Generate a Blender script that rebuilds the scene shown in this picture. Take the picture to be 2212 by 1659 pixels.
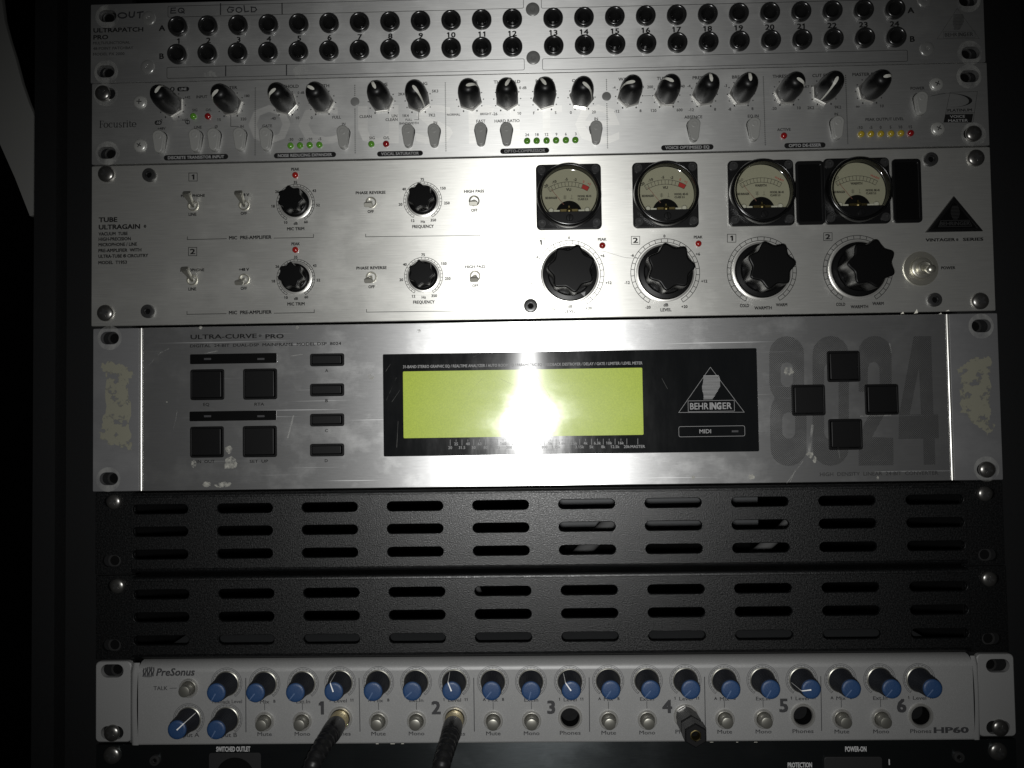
import bpy, math, random
from mathutils import Matrix, Vector
from mathutils.geometry import delaunay_2d_cdt
random.seed(7)
PI = math.pi
SC = bpy.context.scene
for o in list(bpy.data.objects):
    bpy.data.objects.remove(o)
COL = SC.collection

# ------------------------------------------------------------------ camera
# lengths in mm, V = pixel grid of the photograph at 2212 x 1659
F_PX = 1790.0
CAM_P = (0.0353, 0.0215, -0.0157)
CAM_C = (-6.05, -441.2, -5.71)
def _R(a, b, c):
    return (Matrix.Rotation(a, 3, 'X') @ Matrix.Rotation(b, 3, 'Y') @ Matrix.Rotation(c, 3, 'Z'))
_B = Matrix(((1, 0, 0), (0, 0, 1), (0, -1, 0)))
CAM_M = _B.transposed() @ _R(*CAM_P)
cam = bpy.data.cameras.new('camera')
cam.sensor_width = 36.0
cam.lens = 36.0 * F_PX / 2212.0
cam.clip_start = 0.005
cam.clip_end = 50.0
cam_o = bpy.data.objects.new('camera', cam)
COL.objects.link(cam_o)
_m4 = CAM_M.to_4x4()
_m4.translation = Vector(CAM_C) * 0.001
cam_o.matrix_world = _m4
SC.camera = cam_o

# ------------------------------------------------------------------ world, flash, exposure
wd = bpy.data.worlds.new('World')
SC.world = wd
wd.use_nodes = True
wd.node_tree.nodes['Background'].inputs[0].default_value = (0.8, 0.9, 1.0, 1)
wd.node_tree.nodes['Background'].inputs[1].default_value = 0.0012

fl = bpy.data.lights.new('phone_flash', 'SPOT')
fl.energy = 7.0
fl.color = (1.0, 1.0, 0.985)
fl.spot_size = math.radians(94)
fl.spot_blend = 1.0
fl.shadow_soft_size = 0.0035
fl_o = bpy.data.objects.new('phone_flash', fl)
COL.objects.link(fl_o)
fl_o.location = (-0.0075, -0.4395, -0.0150)
fl_o.rotation_euler = (math.radians(90), 0, 0)

SC.view_settings.view_transform = 'Standard'
SC.view_settings.look = 'None'
SC.view_settings.exposure = 0.0
SC.view_settings.gamma = 1.0
SC.render.resolution_x = 1024
SC.render.resolution_y = 768

# ------------------------------------------------------------------ pixel -> rack plane
def P(u, v, out=0.0):
    d = CAM_M @ Vector(((u - 1106) / F_PX, -(v - 829.5) / F_PX, -1.0))
    t = (-out - CAM_C[1]) / d.y
    return (CAM_C[0] + d.x * t, CAM_C[2] + d.z * t)
TL = dict(A1=(300, 0, 2.212), A2=(1200, 0, 2.212), A3=(2100, 0, 2.212), A4=(3000, 0, 2.212),
          B1=(300, 280, 2.765), B2=(1000, 280, 2.765), B3=(1700, 280, 2.765), B4=(2350, 260, 2.765), B5=(3100, 240, 2.572),
          C1=(340, 600, 2.212), C2=(1240, 600, 2.37), C3=(2040, 600, 2.514), C4=(2800, 580, 1.907),
          D1=(340, 1240, 2.011), D2=(1440, 1300, 1.8433), D3=(2560, 1240, 1.58),
          E1=(340, 1880, 1.8433), E2=(1500, 1880, 1.8433), E3=(2760, 1880, 1.7839),
          F1=(340, 2540, 2.4578), F2=(1200, 2560, 2.572), F3=(2000, 2560, 2.572), F4=(2760, 2560, 3.456), F5=(3300, 2560, 3.0219),
          V=(0, 0, 1 / 1.82278))
K = 4032 / 2212.0
def L(t, x, y, out=0.0):
    a, b, s = TL[t]
    return P((a + x / s) / K, (b + y / s) / K, out)
def PXMM(t):
    return TL[t][2] * K * 4.06

# ------------------------------------------------------------------ materials
MT = {}
def mat(name):
    m = bpy.data.materials.new(name)
    m.use_nodes = True
    nt = m.node_tree
    MT[name] = m
    return m, nt, nt.nodes['Principled BSDF']
def pm(name, col, rough=0.5, metal=0.0, spec=0.5, coat=0.0, coat_r=0.05, sss=None):
    m, nt, b = mat(name)
    b.inputs['Base Color'].default_value = (*col, 1)
    b.inputs['Roughness'].default_value = rough
    b.inputs['Metallic'].default_value = metal
    b.inputs['Specular IOR Level'].default_value = spec
    b.inputs['Coat Weight'].default_value = coat
    b.inputs['Coat Roughness'].default_value = coat_r
    return m
def nd(nt, typ, **kw):
    n = nt.nodes.new(typ)
    for k, v in kw.items():
        setattr(n, k, v)
    return n
def noise(nt, scale3, detail=3.0, rough=0.5, off=(0, 0, 0)):
    tc = nd(nt, 'ShaderNodeTexCoord')
    mp = nd(nt, 'ShaderNodeMapping')
    mp.inputs['Scale'].default_value = scale3
    mp.inputs['Location'].default_value = off
    nz = nd(nt, 'ShaderNodeTexNoise')
    nz.inputs['Scale'].default_value = 1.0
    nz.inputs['Detail'].default_value = detail
    nz.inputs['Roughness'].default_value = rough
    nt.links.new(tc.outputs['Object'], mp.inputs['Vector'])
    nt.links.new(mp.outputs['Vector'], nz.inputs['Vector'])
    return nz.outputs['Fac']
def ramp(nt, fac, stops):
    r = nd(nt, 'ShaderNodeValToRGB')
    el = r.color_ramp.elements
    while len(el) < len(stops):
        el.new(0.5)
    for e, (p, c) in zip(el, stops):
        e.position = p
        e.color = (*c, 1) if isinstance(c, tuple) else (c, c, c, 1)
    nt.links.new(fac, r.inputs['Fac'])
    return r.outputs['Color']
def mixc(nt, fac, a, b, mode='MIX'):
    m = nd(nt, 'ShaderNodeMix', data_type='RGBA', blend_type=mode)
    for sock, v in ((m.inputs[0], fac), (m.inputs[6], a), (m.inputs[7], b)):
        if isinstance(v, (int, float)):
            sock.default_value = v
        elif isinstance(v, tuple):
            sock.default_value = (*v, 1)
        else:
            nt.links.new(v, sock)
    return m.outputs[2]
def math_n(nt, op, a, b=None):
    m = nd(nt, 'ShaderNodeMath', operation=op)
    for i, v in enumerate((a, b)):
        if v is None:
            continue
        if isinstance(v, (int, float)):
            m.inputs[i].default_value = v
        else:
            nt.links.new(v, m.inputs[i])
    return m.outputs[0]
def bump(nt, b, h, strength, dist):
    n = nd(nt, 'ShaderNodeBump')
    n.inputs['Strength'].default_value = strength
    n.inputs['Distance'].default_value = dist
    nt.links.new(h, n.inputs['Height'])
    nt.links.new(n.outputs['Normal'], b.inputs['Normal'])

def brushed(name, col, r0, r1, aniso, stain=0.3, stain_col=(0.5, 0.48, 0.42), diff=0.35, streak=0.12,
            smudge=(18, 10, 26), scratch=0.0, fine=4600, broad=0.0, smud_r=0.12):
    """brushed aluminium: grooves along X, so the tangent (rough axis) is Z"""
    m, nt, b = mat(name)
    st = noise(nt, (70, 1, fine), 2.0, 0.6)
    st2 = noise(nt, (160, 1, fine * 1.7), 2.0, 0.6, (3, 0, 1))
    sm = noise(nt, smudge, 5.0, 0.62, (1.3, 0, 2.2))
    base = ramp(nt, st, [(0.25, tuple(c * (1 - streak) for c in col)), (0.75, tuple(min(1, c * (1 + streak)) for c in col))])
    smf = ramp(nt, sm, [(0.50, 0.0), (0.72, 1.0)])
    base = mixc(nt, math_n(nt, 'MULTIPLY', smf, stain), base, stain_col)
    rr = math_n(nt, 'MULTIPLY_ADD', st2, (r1 - r0))
    rr.node.inputs[2].default_value = r0
    rr = math_n(nt, 'ADD', rr, math_n(nt, 'MULTIPLY', smf, smud_r))
    b.inputs['Metallic'].default_value = 1.0
    nt.links.new(base, b.inputs['Base Color'])
    nt.links.new(rr, b.inputs['Roughness'])
    b.inputs['Anisotropic'].default_value = aniso
    cv = nd(nt, 'ShaderNodeCombineXYZ')
    cv.inputs[2].default_value = 1.0
    nt.links.new(cv.outputs[0], b.inputs['Tangent'])
    h = st
    if scratch:
        # long thin scuffs at odd angles
        tc = nd(nt, 'ShaderNodeTexCoord')
        acc = None
        for k, (ang, sx) in enumerate(((0.5, 9), (-1.1, 13), (1.25, 11), (-0.3, 8))):
            mp = nd(nt, 'ShaderNodeMapping')
            mp.inputs['Rotation'].default_value = (0, ang, 0)
            mp.inputs['Scale'].default_value = (sx, 1, 900)
            mp.inputs['Location'].default_value = (k * 3.1, 0, k * 5.7)
            nt.links.new(tc.outputs['Object'], mp.inputs['Vector'])
            nz = nd(nt, 'ShaderNodeTexNoise')
            nz.inputs['Scale'].default_value = 1.0
            nz.inputs['Detail'].default_value = 0.0
            nt.links.new(mp.outputs['Vector'], nz.inputs['Vector'])
            f = ramp(nt, nz.outputs['Fac'], [(0.80, 0.0), (0.86, 1.0)])
            acc = f if acc is None else math_n(nt, 'MAXIMUM', acc, f)
        h = math_n(nt, 'ADD', st, math_n(nt, 'MULTIPLY', acc, scratch))
        rr2 = math_n(nt, 'ADD', rr, math_n(nt, 'MULTIPLY', acc, 0.25))
        nt.links.new(rr2, b.inputs['Roughness'])
    bump(nt, b, h, 0.35, 0.00004)
    df = nd(nt, 'ShaderNodeBsdfDiffuse')
    nt.links.new(base, df.inputs['Color'])
    mx = nd(nt, 'ShaderNodeMixShader')
    mx.inputs[0].default_value = diff
    nt.links.new(b.outputs[0], mx.inputs[1])
    nt.links.new(df.outputs[0], mx.inputs[2])
    nt.links.new(mx.outputs[0], nt.nodes['Material Output'].inputs['Surface'])
    return m

brushed('tube_aluminium', (0.80, 0.795, 0.755), 0.38, 0.50, 0.74, 0.10, (0.7, 0.69, 0.65), diff=0.15)
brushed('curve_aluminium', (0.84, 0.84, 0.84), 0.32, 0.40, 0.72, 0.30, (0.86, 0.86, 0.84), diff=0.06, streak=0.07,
        smudge=(40, 10, 50), scratch=0.35, smud_r=0.09)
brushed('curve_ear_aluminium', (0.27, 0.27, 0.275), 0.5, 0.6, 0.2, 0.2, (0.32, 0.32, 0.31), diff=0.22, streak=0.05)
brushed('strip_aluminium', (0.66, 0.66, 0.645), 0.42, 0.54, 0.76, 0.12, (0.6, 0.6, 0.58), diff=0.13)
brushed('strip_ghost_print', (0.74, 0.735, 0.71), 0.44, 0.56, 0.76, 0.10, (0.66, 0.66, 0.63), diff=0.19)
brushed('patch_aluminium', (0.64, 0.64, 0.63), 0.42, 0.54, 0.76, 0.22, (0.66, 0.66, 0.64), diff=0.12)
brushed('power_panel_black', (0.045, 0.050, 0.052), 0.26, 0.36, 0.88, 0.1, (0.04, 0.04, 0.04), diff=0.12)

def powder(name, col, rough, scale, strength, spec=0.5):
    m, nt, b = mat(name)
    n = noise(nt, (scale, scale, scale), 2.0, 0.6)
    b.inputs['Base Color'].default_value = (*col, 1)
    rr = ramp(nt, noise(nt, (scale * .7,) * 3, 2.0, .5, (4, 2, 1)), [(0.3, rough - .12), (0.7, rough + .1)])
    nt.links.new(rr, b.inputs['Roughness'])
    b.inputs['Specular IOR Level'].default_value = spec
    bump(nt, b, n, strength, 0.0002)
    return m
powder('vent_black_powder', (0.0020, 0.0022, 0.0024), 0.40, 1700, 0.62, 0.50)
powder('cabinet_black', (0.007, 0.0072, 0.0075), 0.75, 700, 0.3, 0.12)
powder('void_black', (0.003, 0.003, 0.003), 0.9, 200, 0.1, 0.05)

m, nt, b = mat('headphone_silver_paint')
fk = noise(nt, (3200, 3200, 3200), 1.0, 0.5)
nt.links.new(ramp(nt, fk, [(0.3, (0.21, 0.21, 0.208)), (0.55, (0.232, 0.232, 0.229)), (0.78, (0.30, 0.30, 0.296))]), b.inputs['Base Color'])
b.inputs['Roughness'].default_value = 0.48
b.inputs['Metallic'].default_value = 0.2
bump(nt, b, fk, 0.12, 0.0001)

pm('ink_black', (0.010, 0.010, 0.010), 0.75, 0, 0.05)
pm('ink_marker', (0.02, 0.02, 0.022), 0.5, 0, 0.3)
pm('ink_grey', (0.035, 0.035, 0.037), 0.5, 0, 0.3)
pm('ink_pale_grey', (0.12, 0.12, 0.12), 0.5, 0, 0.3)
pm('ink_white', (0.40, 0.40, 0.40), 0.6, 0, 0.3)
pm('ink_silver', (0.23, 0.23, 0.23), 0.5, 0, 0.3)
pm('ink_red', (0.28, 0.022, 0.02), 0.6, 0, 0.2)
pm('ink_dial', (0.035, 0.033, 0.026), 0.7, 0, 0.2)
pm('gloss_black_plastic', (0.003, 0.003, 0.0031), 0.24, 0, 0.35)
pm('knob_black_plastic', (0.0028, 0.0028, 0.0029), 0.34, 0, 0.15)
pm('satin_black_plastic', (0.0045, 0.0045, 0.0047), 0.38, 0, 0.22)
pm('button_black_plastic', (0.0035, 0.0035, 0.0037), 0.42, 0, 0.16)
pm('matte_black_plastic', (0.012, 0.012, 0.0125), 0.62, 0, 0.35)
pm('meter_black_plastic', (0.0035, 0.0035, 0.0037), 0.34, 0, 0.30)
pm('bezel_black_plastic', (0.003, 0.003, 0.0031), 0.22, 0, 0.45)
pm('jack_black_plastic', (0.014, 0.014, 0.014), 0.22, 0, 0.6)
pm('deep_black', (0.002, 0.002, 0.002), 0.8, 0, 0.1)
pm('navy_rubber', (0.010, 0.0115, 0.016), 0.62, 0, 0.3)
pm('pointer_white', (0.5, 0.495, 0.45), 0.4, 0, 0.4)
pm('knob_pointer_white', (0.85, 0.85, 0.83), 0.32, 0, 0.5)
pm('knob_pointer_faint', (0.07, 0.11, 0.20), 0.5, 0, 0.3)
powder('cap_blue', (0.014, 0.043, 0.115), 0.5, 2600, 0.35, 0.5)
pm('button_grey_plastic', (0.21, 0.21, 0.20), 0.38, 0, 0.4)
pm('chrome', (0.60, 0.59, 0.56), 0.30, 0.8)
pm('nickel', (0.50, 0.485, 0.42), 0.32, 0.85)
pm('worn_nickel', (0.26, 0.255, 0.225), 0.38, 0.8)
pm('dark_screw', (0.20, 0.195, 0.185), 0.30, 0.9)
pm('black_bolt', (0.022, 0.022, 0.022), 0.32, 0, 0.5)
pm('screw_steel', (0.40, 0.40, 0.38), 0.32, 0.45)
pm('screw_recess', (0.06, 0.06, 0.06), 0.4, 0.6)
pm('hex_silver', (0.62, 0.61, 0.58), 0.30, 0.9)
pm('gold', (0.52, 0.43, 0.22), 0.42, 0.6)
pm('brass', (0.15, 0.12, 0.055), 0.4, 1)
pm('clear_plastic', (0.42, 0.42, 0.36), 0.12, 0, 0.6)
pm('rivet_clear', (0.33, 0.33, 0.32), 0.22, 0.6, 0.5)
pm('rivet_grey', (0.17, 0.17, 0.165), 0.35, 0.2, 0.5)
def led(name, col):
    m, nt, b = mat(name)
    b.inputs['Base Color'].default_value = (*col, 1)
    b.inputs['Roughness'].default_value = 0.12
    b.inputs['Specular IOR Level'].default_value = 0.6
    b.inputs['Subsurface Weight'].default_value = 0.4
    b.inputs['Subsurface Radius'].default_value = (0.001, 0.001, 0.001)
    b.inputs['Subsurface Scale'].default_value = 0.5
led('led_green', (0.085, 0.235, 0.025))
led('led_red', (0.19, 0.008, 0.009))
led('led_yellow', (0.30, 0.225, 0.025))
pm('lens_red', (0.22, 0.012, 0.010), 0.18)
pm('rubber_black', (0.007, 0.007, 0.0074), 0.40, 0, 0.35)
pm('dial_cream', (0.25, 0.245, 0.185), 0.75, 0, 0.2)
pm('needle_brown', (0.16, 0.05, 0.03), 0.5)
pm('paper_white', (0.22, 0.22, 0.21), 0.8, 0, 0.1)
pm('chassis_grey', (0.07, 0.073, 0.076), 0.5, 0.2)
pm('cable_grey', (0.11, 0.11, 0.11), 0.5)
pm('residue_white', (0.72, 0.70, 0.62), 0.8, 0, 0.1)

m, nt, b = mat('lcd_green')
n1 = noise(nt, (2200, 2200, 2200), 2.0, 0.6)
n2 = noise(nt, (26, 1, 40), 4.0, 0.6)
c = mixc(nt, ramp(nt, n1, [(0.35, 0.0), (0.65, 1.0)]), (0.30, 0.395, 0.005), (0.385, 0.485, 0.014))
nt.links.new(c, b.inputs['Base Color'])
b.inputs['Roughness'].default_value = 0.40
b.inputs['Specular IOR Level'].default_value = 0.35
wv = nd(nt, 'ShaderNodeBump')
wv.inputs['Strength'].default_value = 0.07
wv.inputs['Distance'].default_value = 0.0006
nt.links.new(noise(nt, (55, 1, 85), 3.0, 0.55, (2, 0, 5)), wv.inputs['Height'])
nt.links.new(wv.outputs['Normal'], b.inputs['Coat Normal'])
b.inputs['Coat Weight'].default_value = 0.8
nt.links.new(ramp(nt, n2, [(0.35, 0.07), (0.7, 0.15)]), b.inputs['Coat Roughness'])

m, nt, b = mat('window_black')
n2 = noise(nt, (60, 1, 18), 5.0, 0.7)
n3 = noise(nt, (25, 1, 900), 1.0, 0.5)
b.inputs['Base Color'].default_value = (0.006, 0.0065, 0.007, 1)
nt.links.new(ramp(nt, n2, [(0.40, 0.10), (0.75, 0.17)]), b.inputs['Roughness'])
b.inputs['Specular IOR Level'].default_value = 0.6
bump(nt, b, n3, 0.06, 0.00005)

def rubbed(name, amount, rough):
    nt = MT[name].node_tree
    g = nd(nt, 'ShaderNodeBsdfAnisotropic')
    g.inputs['Color'].default_value = (1, 1, 1, 1)
    g.inputs['Roughness'].default_value = rough
    g.inputs['Anisotropy'].default_value = 0.72
    cv = nd(nt, 'ShaderNodeCombineXYZ')
    cv.inputs[0].default_value = 1.0
    nt.links.new(cv.outputs[0], g.inputs['Tangent'])
    m_ = nd(nt, 'ShaderNodeMixShader')
    m_.inputs[0].default_value = amount
    nt.links.new(nt.nodes['Principled BSDF'].outputs[0], m_.inputs[1])
    nt.links.new(g.outputs[0], m_.inputs[2])
    nt.links.new(m_.outputs[0], nt.nodes['Material Output'].inputs['Surface'])
rubbed('window_black', 0.022, 0.22)
rubbed('lcd_green', 0.03, 0.25)

m, nt, b = mat('dial_glass')
nt.nodes.remove(b)
tr = nd(nt, 'ShaderNodeBsdfTransparent')
tr.inputs[0].default_value = (0.93, 0.93, 0.90, 1)
gl = nd(nt, 'ShaderNodeBsdfGlossy')
gl.inputs['Roughness'].default_value = 0.07
lw = nd(nt, 'ShaderNodeFresnel')
lw.inputs[0].default_value = 1.46
mx = nd(nt, 'ShaderNodeMixShader')
nt.links.new(lw.outputs[0], mx.inputs[0])
nt.links.new(tr.outputs[0], mx.inputs[1])
nt.links.new(gl.outputs[0], mx.inputs[2])
nt.links.new(mx.outputs[0], nt.nodes['Material Output'].inputs['Surface'])

def masked(name, col, stops, sc, rough=0.7, fine=None):
    """worn print or residue: procedural holes show the metal below"""
    m, nt, b = mat(name)
    b.inputs['Base Color'].default_value = (*col, 1)
    b.inputs['Roughness'].default_value = rough
    b.inputs['Specular IOR Level'].default_value = 0.08
    f = ramp(nt, noise(nt, sc, 5.0, 0.65, (2.2, 0, 7.7)), stops)
    tr = nd(nt, 'ShaderNodeBsdfTransparent')
    mx = nd(nt, 'ShaderNodeMixShader')
    nt.links.new(f, mx.inputs[0])
    nt.links.new(tr.outputs[0], mx.inputs[1])
    nt.links.new(b.outputs[0], mx.inputs[2])
    nt.links.new(mx.outputs[0], nt.nodes['Material Output'].inputs['Surface'])
    return m
masked('tape_residue', (0.195, 0.19, 0.148), [(0.425, 0.0), (0.465, 0.92)], (150, 1, 170))
masked('splat_white', (0.36, 0.355, 0.32), [(0.40, 0.0), (0.60, 0.85)], (300, 1, 300))
masked('worn_ink', (0.030, 0.030, 0.030), [(0.32, 0.25), (0.50, 0.9)], (60, 1, 60), 0.5)
masked('faded_ink', (0.05, 0.05, 0.05), [(0.30, 0.15), (0.60, 0.7)], (150, 1, 150), 0.5)
masked('smear', (0.42, 0.42, 0.40), [(0.40, 0.0), (0.75, 0.55)], (120, 1, 60), 0.6)
# halftone dots of the big printed digits
m, nt, b = mat('halftone_ink')
b.inputs['Base Color'].default_value = (0.012, 0.012, 0.012, 1)
b.inputs['Roughness'].default_value = 0.7
b.inputs['Specular IOR Level'].default_value = 0.15
tc = nd(nt, 'ShaderNodeTexCoord')
mp = nd(nt, 'ShaderNodeMapping')
mp.inputs['Rotation'].default_value = (0, PI / 4, 0)
mp.inputs['Scale'].default_value = (2 * PI / 0.00078,) * 3
nt.links.new(tc.outputs['Object'], mp.inputs['Vector'])
sx = nd(nt, 'ShaderNodeSeparateXYZ')
nt.links.new(mp.outputs['Vector'], sx.inputs[0])
s = math_n(nt, 'ADD', math_n(nt, 'SINE', sx.outputs[0]), math_n(nt, 'SINE', sx.outputs[2]))
f = math_n(nt, 'GREATER_THAN', s, -0.15)
f = math_n(nt, 'MULTIPLY', f, 0.4)
tr = nd(nt, 'ShaderNodeBsdfTransparent')
mx = nd(nt, 'ShaderNodeMixShader')
nt.links.new(f, mx.inputs[0])
nt.links.new(tr.outputs[0], mx.inputs[1])
nt.links.new(b.outputs[0], mx.inputs[2])
nt.links.new(mx.outputs[0], nt.nodes['Material Output'].inputs['Surface'])

# ------------------------------------------------------------------ mesh helpers (local: x right, y up, z out of the panel, mm)
def to_mesh(name, verts, faces, material, smooth=35):
    me = bpy.data.meshes.new(name)
    me.from_pydata([(x * .001, -z * .001, y * .001) for x, y, z in verts], [], faces)
    me.update()
    if material:
        me.materials.append(MT[material])
    if smooth:
        me.polygons.foreach_set('use_smooth', [True] * len(me.polygons))
        me.set_sharp_from_angle(angle=math.radians(smooth))
    return me
WPOS = {}
def link(name, me, parent=None, pos=(0, 0, 0), rot=0.0, tilt=(0, 0)):
    """pos = (x, z, out) on the rack, rot clockwise as seen from the front"""
    o = bpy.data.objects.new(name, me)
    COL.objects.link(o)
    w = Vector((pos[0], -pos[2], pos[1])) * .001
    if parent is not None:
        o.parent = parent
        o.location = w - WPOS[parent.name]
    else:
        o.location = w
    WPOS[o.name] = w
    o.rotation_euler = (tilt[0], rot, tilt[1])
    return o
def sub(name, me, parent, off=(0, 0, 0), rot=0.0):
    """child placed in its parent's own frame"""
    o = bpy.data.objects.new(name, me)
    COL.objects.link(o)
    o.parent = parent
    o.location = (off[0] * .001, -off[2] * .001, off[1] * .001)
    o.rotation_euler = (0, rot, 0)
    return o
def thing(name, label, cat, pos=(0, 0, 0), group=None):
    e = link(name, None, None, pos)
    e.empty_display_size = 0.02
    e['label'] = label
    e['category'] = cat
    if group:
        e['group'] = group
    return e
def lathe(prof, n=32, mod=None):
    """prof: (r, z) from the panel outwards"""
    V, Fc = [], []
    rings = []
    for r, z in prof:
        if r < 1e-6:
            rings.append([len(V)])
            V.append((0, 0, z))
        else:
            rings.append(list(range(len(V), len(V) + n)))
            for i in range(n):
                a = 2 * PI * i / n
                rr = r * (mod(a, z) if mod else 1)
                V.append((rr * math.cos(a), rr * math.sin(a), z))
    for A, B in zip(rings, rings[1:]):
        for i in range(n):
            j = (i + 1) % n
            if len(A) == 1 and len(B) == 1:
                continue
            if len(A) == 1:
                Fc.append((A[0], B[j], B[i])[::-1])
            elif len(B) == 1:
                Fc.append((A[i], A[j], B[0]))
            else:
                Fc.append((A[i], A[j], B[j], B[i]))
    return V, Fc
def rrect(x0, y0, x1, y1, r, n=5):
    r = min(r, abs(x1 - x0) / 2 - 1e-4, abs(y1 - y0) / 2 - 1e-4)
    pts = []
    for cx, cy, a0 in ((x1 - r, y1 - r, 0), (x0 + r, y1 - r, 90), (x0 + r, y0 + r, 180), (x1 - r, y0 + r, 270)):
        for i in range(n + 1):
            a = math.radians(a0 + 90 * i / n)
            pts.append((cx + r * math.cos(a), cy + r * math.sin(a)))
    return pts
def circ(cx, cy, r, n=24):
    return [(cx + r * math.cos(2 * PI * i / n), cy + r * math.sin(2 * PI * i / n)) for i in range(n)]
def slot(cx, cy, w, h, n=8):
    return rrect(cx - w / 2, cy - h / 2, cx + w / 2, cy + h / 2, h / 2, n)
def prism(loops, z0, z1, bev=0.0, bres=2, caps='BOTH'):
    """flat shape with holes (curve fill), extruded from z0 to z1; bevel grows outwards by bev"""
    cu = bpy.data.curves.new('tmp', 'CURVE')
    cu.dimensions = '2D'
    cu.fill_mode = 'BOTH'
    for lp in loops:
        sp = cu.splines.new('POLY')
        sp.points.add(len(lp) - 1)
        for p, (x, y) in zip(sp.points, lp):
            p.co = (x, y, 0, 1)
        sp.use_cyclic_u = True
    cu.extrude = max((z1 - z0) / 2 - bev, 1e-4)
    cu.bevel_depth = bev
    cu.bevel_resolution = bres
    ob = bpy.data.objects.new('tmp', cu)
    me = bpy.data.meshes.new_from_object(ob)
    zc = (z0 + z1) / 2
    V = [(v.co.x, v.co.y, v.co.z + zc) for v in me.vertices]
    Fc = [tuple(p.vertices) for p in me.polygons]
    bpy.data.objects.remove(ob)
    bpy.data.curves.remove(cu)
    bpy.data.meshes.remove(me)
    return V, Fc
def merge(*parts):
    V, Fc = [], []
    for v, f in parts:
        k = len(V)
        V += v
        Fc += [tuple(i + k for i in q) for q in f]
    return V, Fc
def shift(vf, dx=0, dy=0, dz=0):
    return [(x + dx, y + dy, z + dz) for x, y, z in vf[0]], vf[1]
def box(x0, x1, y0, y1, z0, z1):
    V = [(x, y, z) for z in (z0, z1) for y in (y0, y1) for x in (x0, x1)]
    Fc = [(0, 2, 3, 1), (4, 5, 7, 6), (0, 1, 5, 4), (2, 6, 7, 3), (0, 4, 6, 2), (1, 3, 7, 5)]
    return V, Fc
def loft(rings, cap=True):
    V, Fc = [], []
    n = len(rings[0])
    for r in rings:
        V += r
    for k in range(len(rings) - 1):
        for i in range(n):
            j = (i + 1) % n
            Fc.append((k * n + i, k * n + j, (k + 1) * n + j, (k + 1) * n + i))
    if cap:
        Fc.append(tuple(range(n))[::-1])
        Fc.append(tuple(range((len(rings) - 1) * n, len(rings) * n)))
    return V, Fc
def tube(path, rad, n=14, cap=True):
    """path of (x, y, z) local points, rad number or list"""
    pts = [Vector(p) for p in path]
    rings = []
    up = Vector((0.3, 1, 0.2)).normalized()
    for i, p in enumerate(pts):
        t = (pts[min(i + 1, len(pts) - 1)] - pts[max(i - 1, 0)]).normalized()
        a = (up - t * up.dot(t)).normalized()
        b_ = t.cross(a)
        r = rad[i] if isinstance(rad, (list, tuple)) else rad
        rings.append([tuple(p + (a * math.cos(2 * PI * k / n) + b_ * math.sin(2 * PI * k / n)) * r) for k in range(n)])
    return loft(rings, cap)

# ------------------------------------------------------------------ lettering
DUMMY = bpy.data.materials.new('lettering_slot')
def text_vf(s, bold=0.0, shear=0.0, spacing=1.0):
    """flat lettering; strokes are thickened with shifted copies, every 1 gets its flag"""
    cu = bpy.data.curves.new('tmp', 'FONT')
    cu.body = s
    cu.size = 1.0
    cu.resolution_u = 2
    cu.shear = shear
    cu.space_character = spacing
    ones = [i for i, c in enumerate(s) if c == '1']
    for _ in range(len(ones) + 1):
        cu.materials.append(DUMMY)
    for k, i in enumerate(ones):
        cu.body_format[i].material_index = k + 1
    ob = bpy.data.objects.new('tmp', cu)
    me = bpy.data.meshes.new_from_object(ob)
    V = [(v.co.x, v.co.y, 0.0) for v in me.vertices]
    Fc = [tuple(p.vertices) for p in me.polygons]
    box_ = {}
    for p in me.polygons:
        if p.material_index:
            box_.setdefault(p.material_index, []).extend(p.vertices)
    bpy.data.objects.remove(ob)
    bpy.data.curves.remove(cu)
    bpy.data.meshes.remove(me)
    for ids in box_.values():
        xa = min(V[i][0] for i in ids); xb = max(V[i][0] for i in ids)
        yb = max(V[i][1] for i in ids)
        w = xb - xa
        k = len(V)
        V += [(xa + w * .1, yb, 0), (xa - w * 1.15, yb - w * 1.2, 0), (xa - w * 1.15, yb - w * 2.1, 0), (xa + w * .1, yb - w * 1.15, 0)]
        Fc.append((k, k + 1, k + 2, k + 3))
    if bold > .004:
        V0, F0, V, Fc = V, Fc, [], []
        for q, (dx, dy) in enumerate(((-1, -.8), (1, -.8), (-1, .8), (1, .8))):
            k = len(V)
            V += [(x + dx * bold, y + dy * bold, .0025 * q) for x, y, z in V0]
            Fc += [tuple(i + k for i in f) for f in F0]
    return V, Fc
_h = text_vf('H')
CAPH = max(v[1] for v in _h[0])
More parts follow.
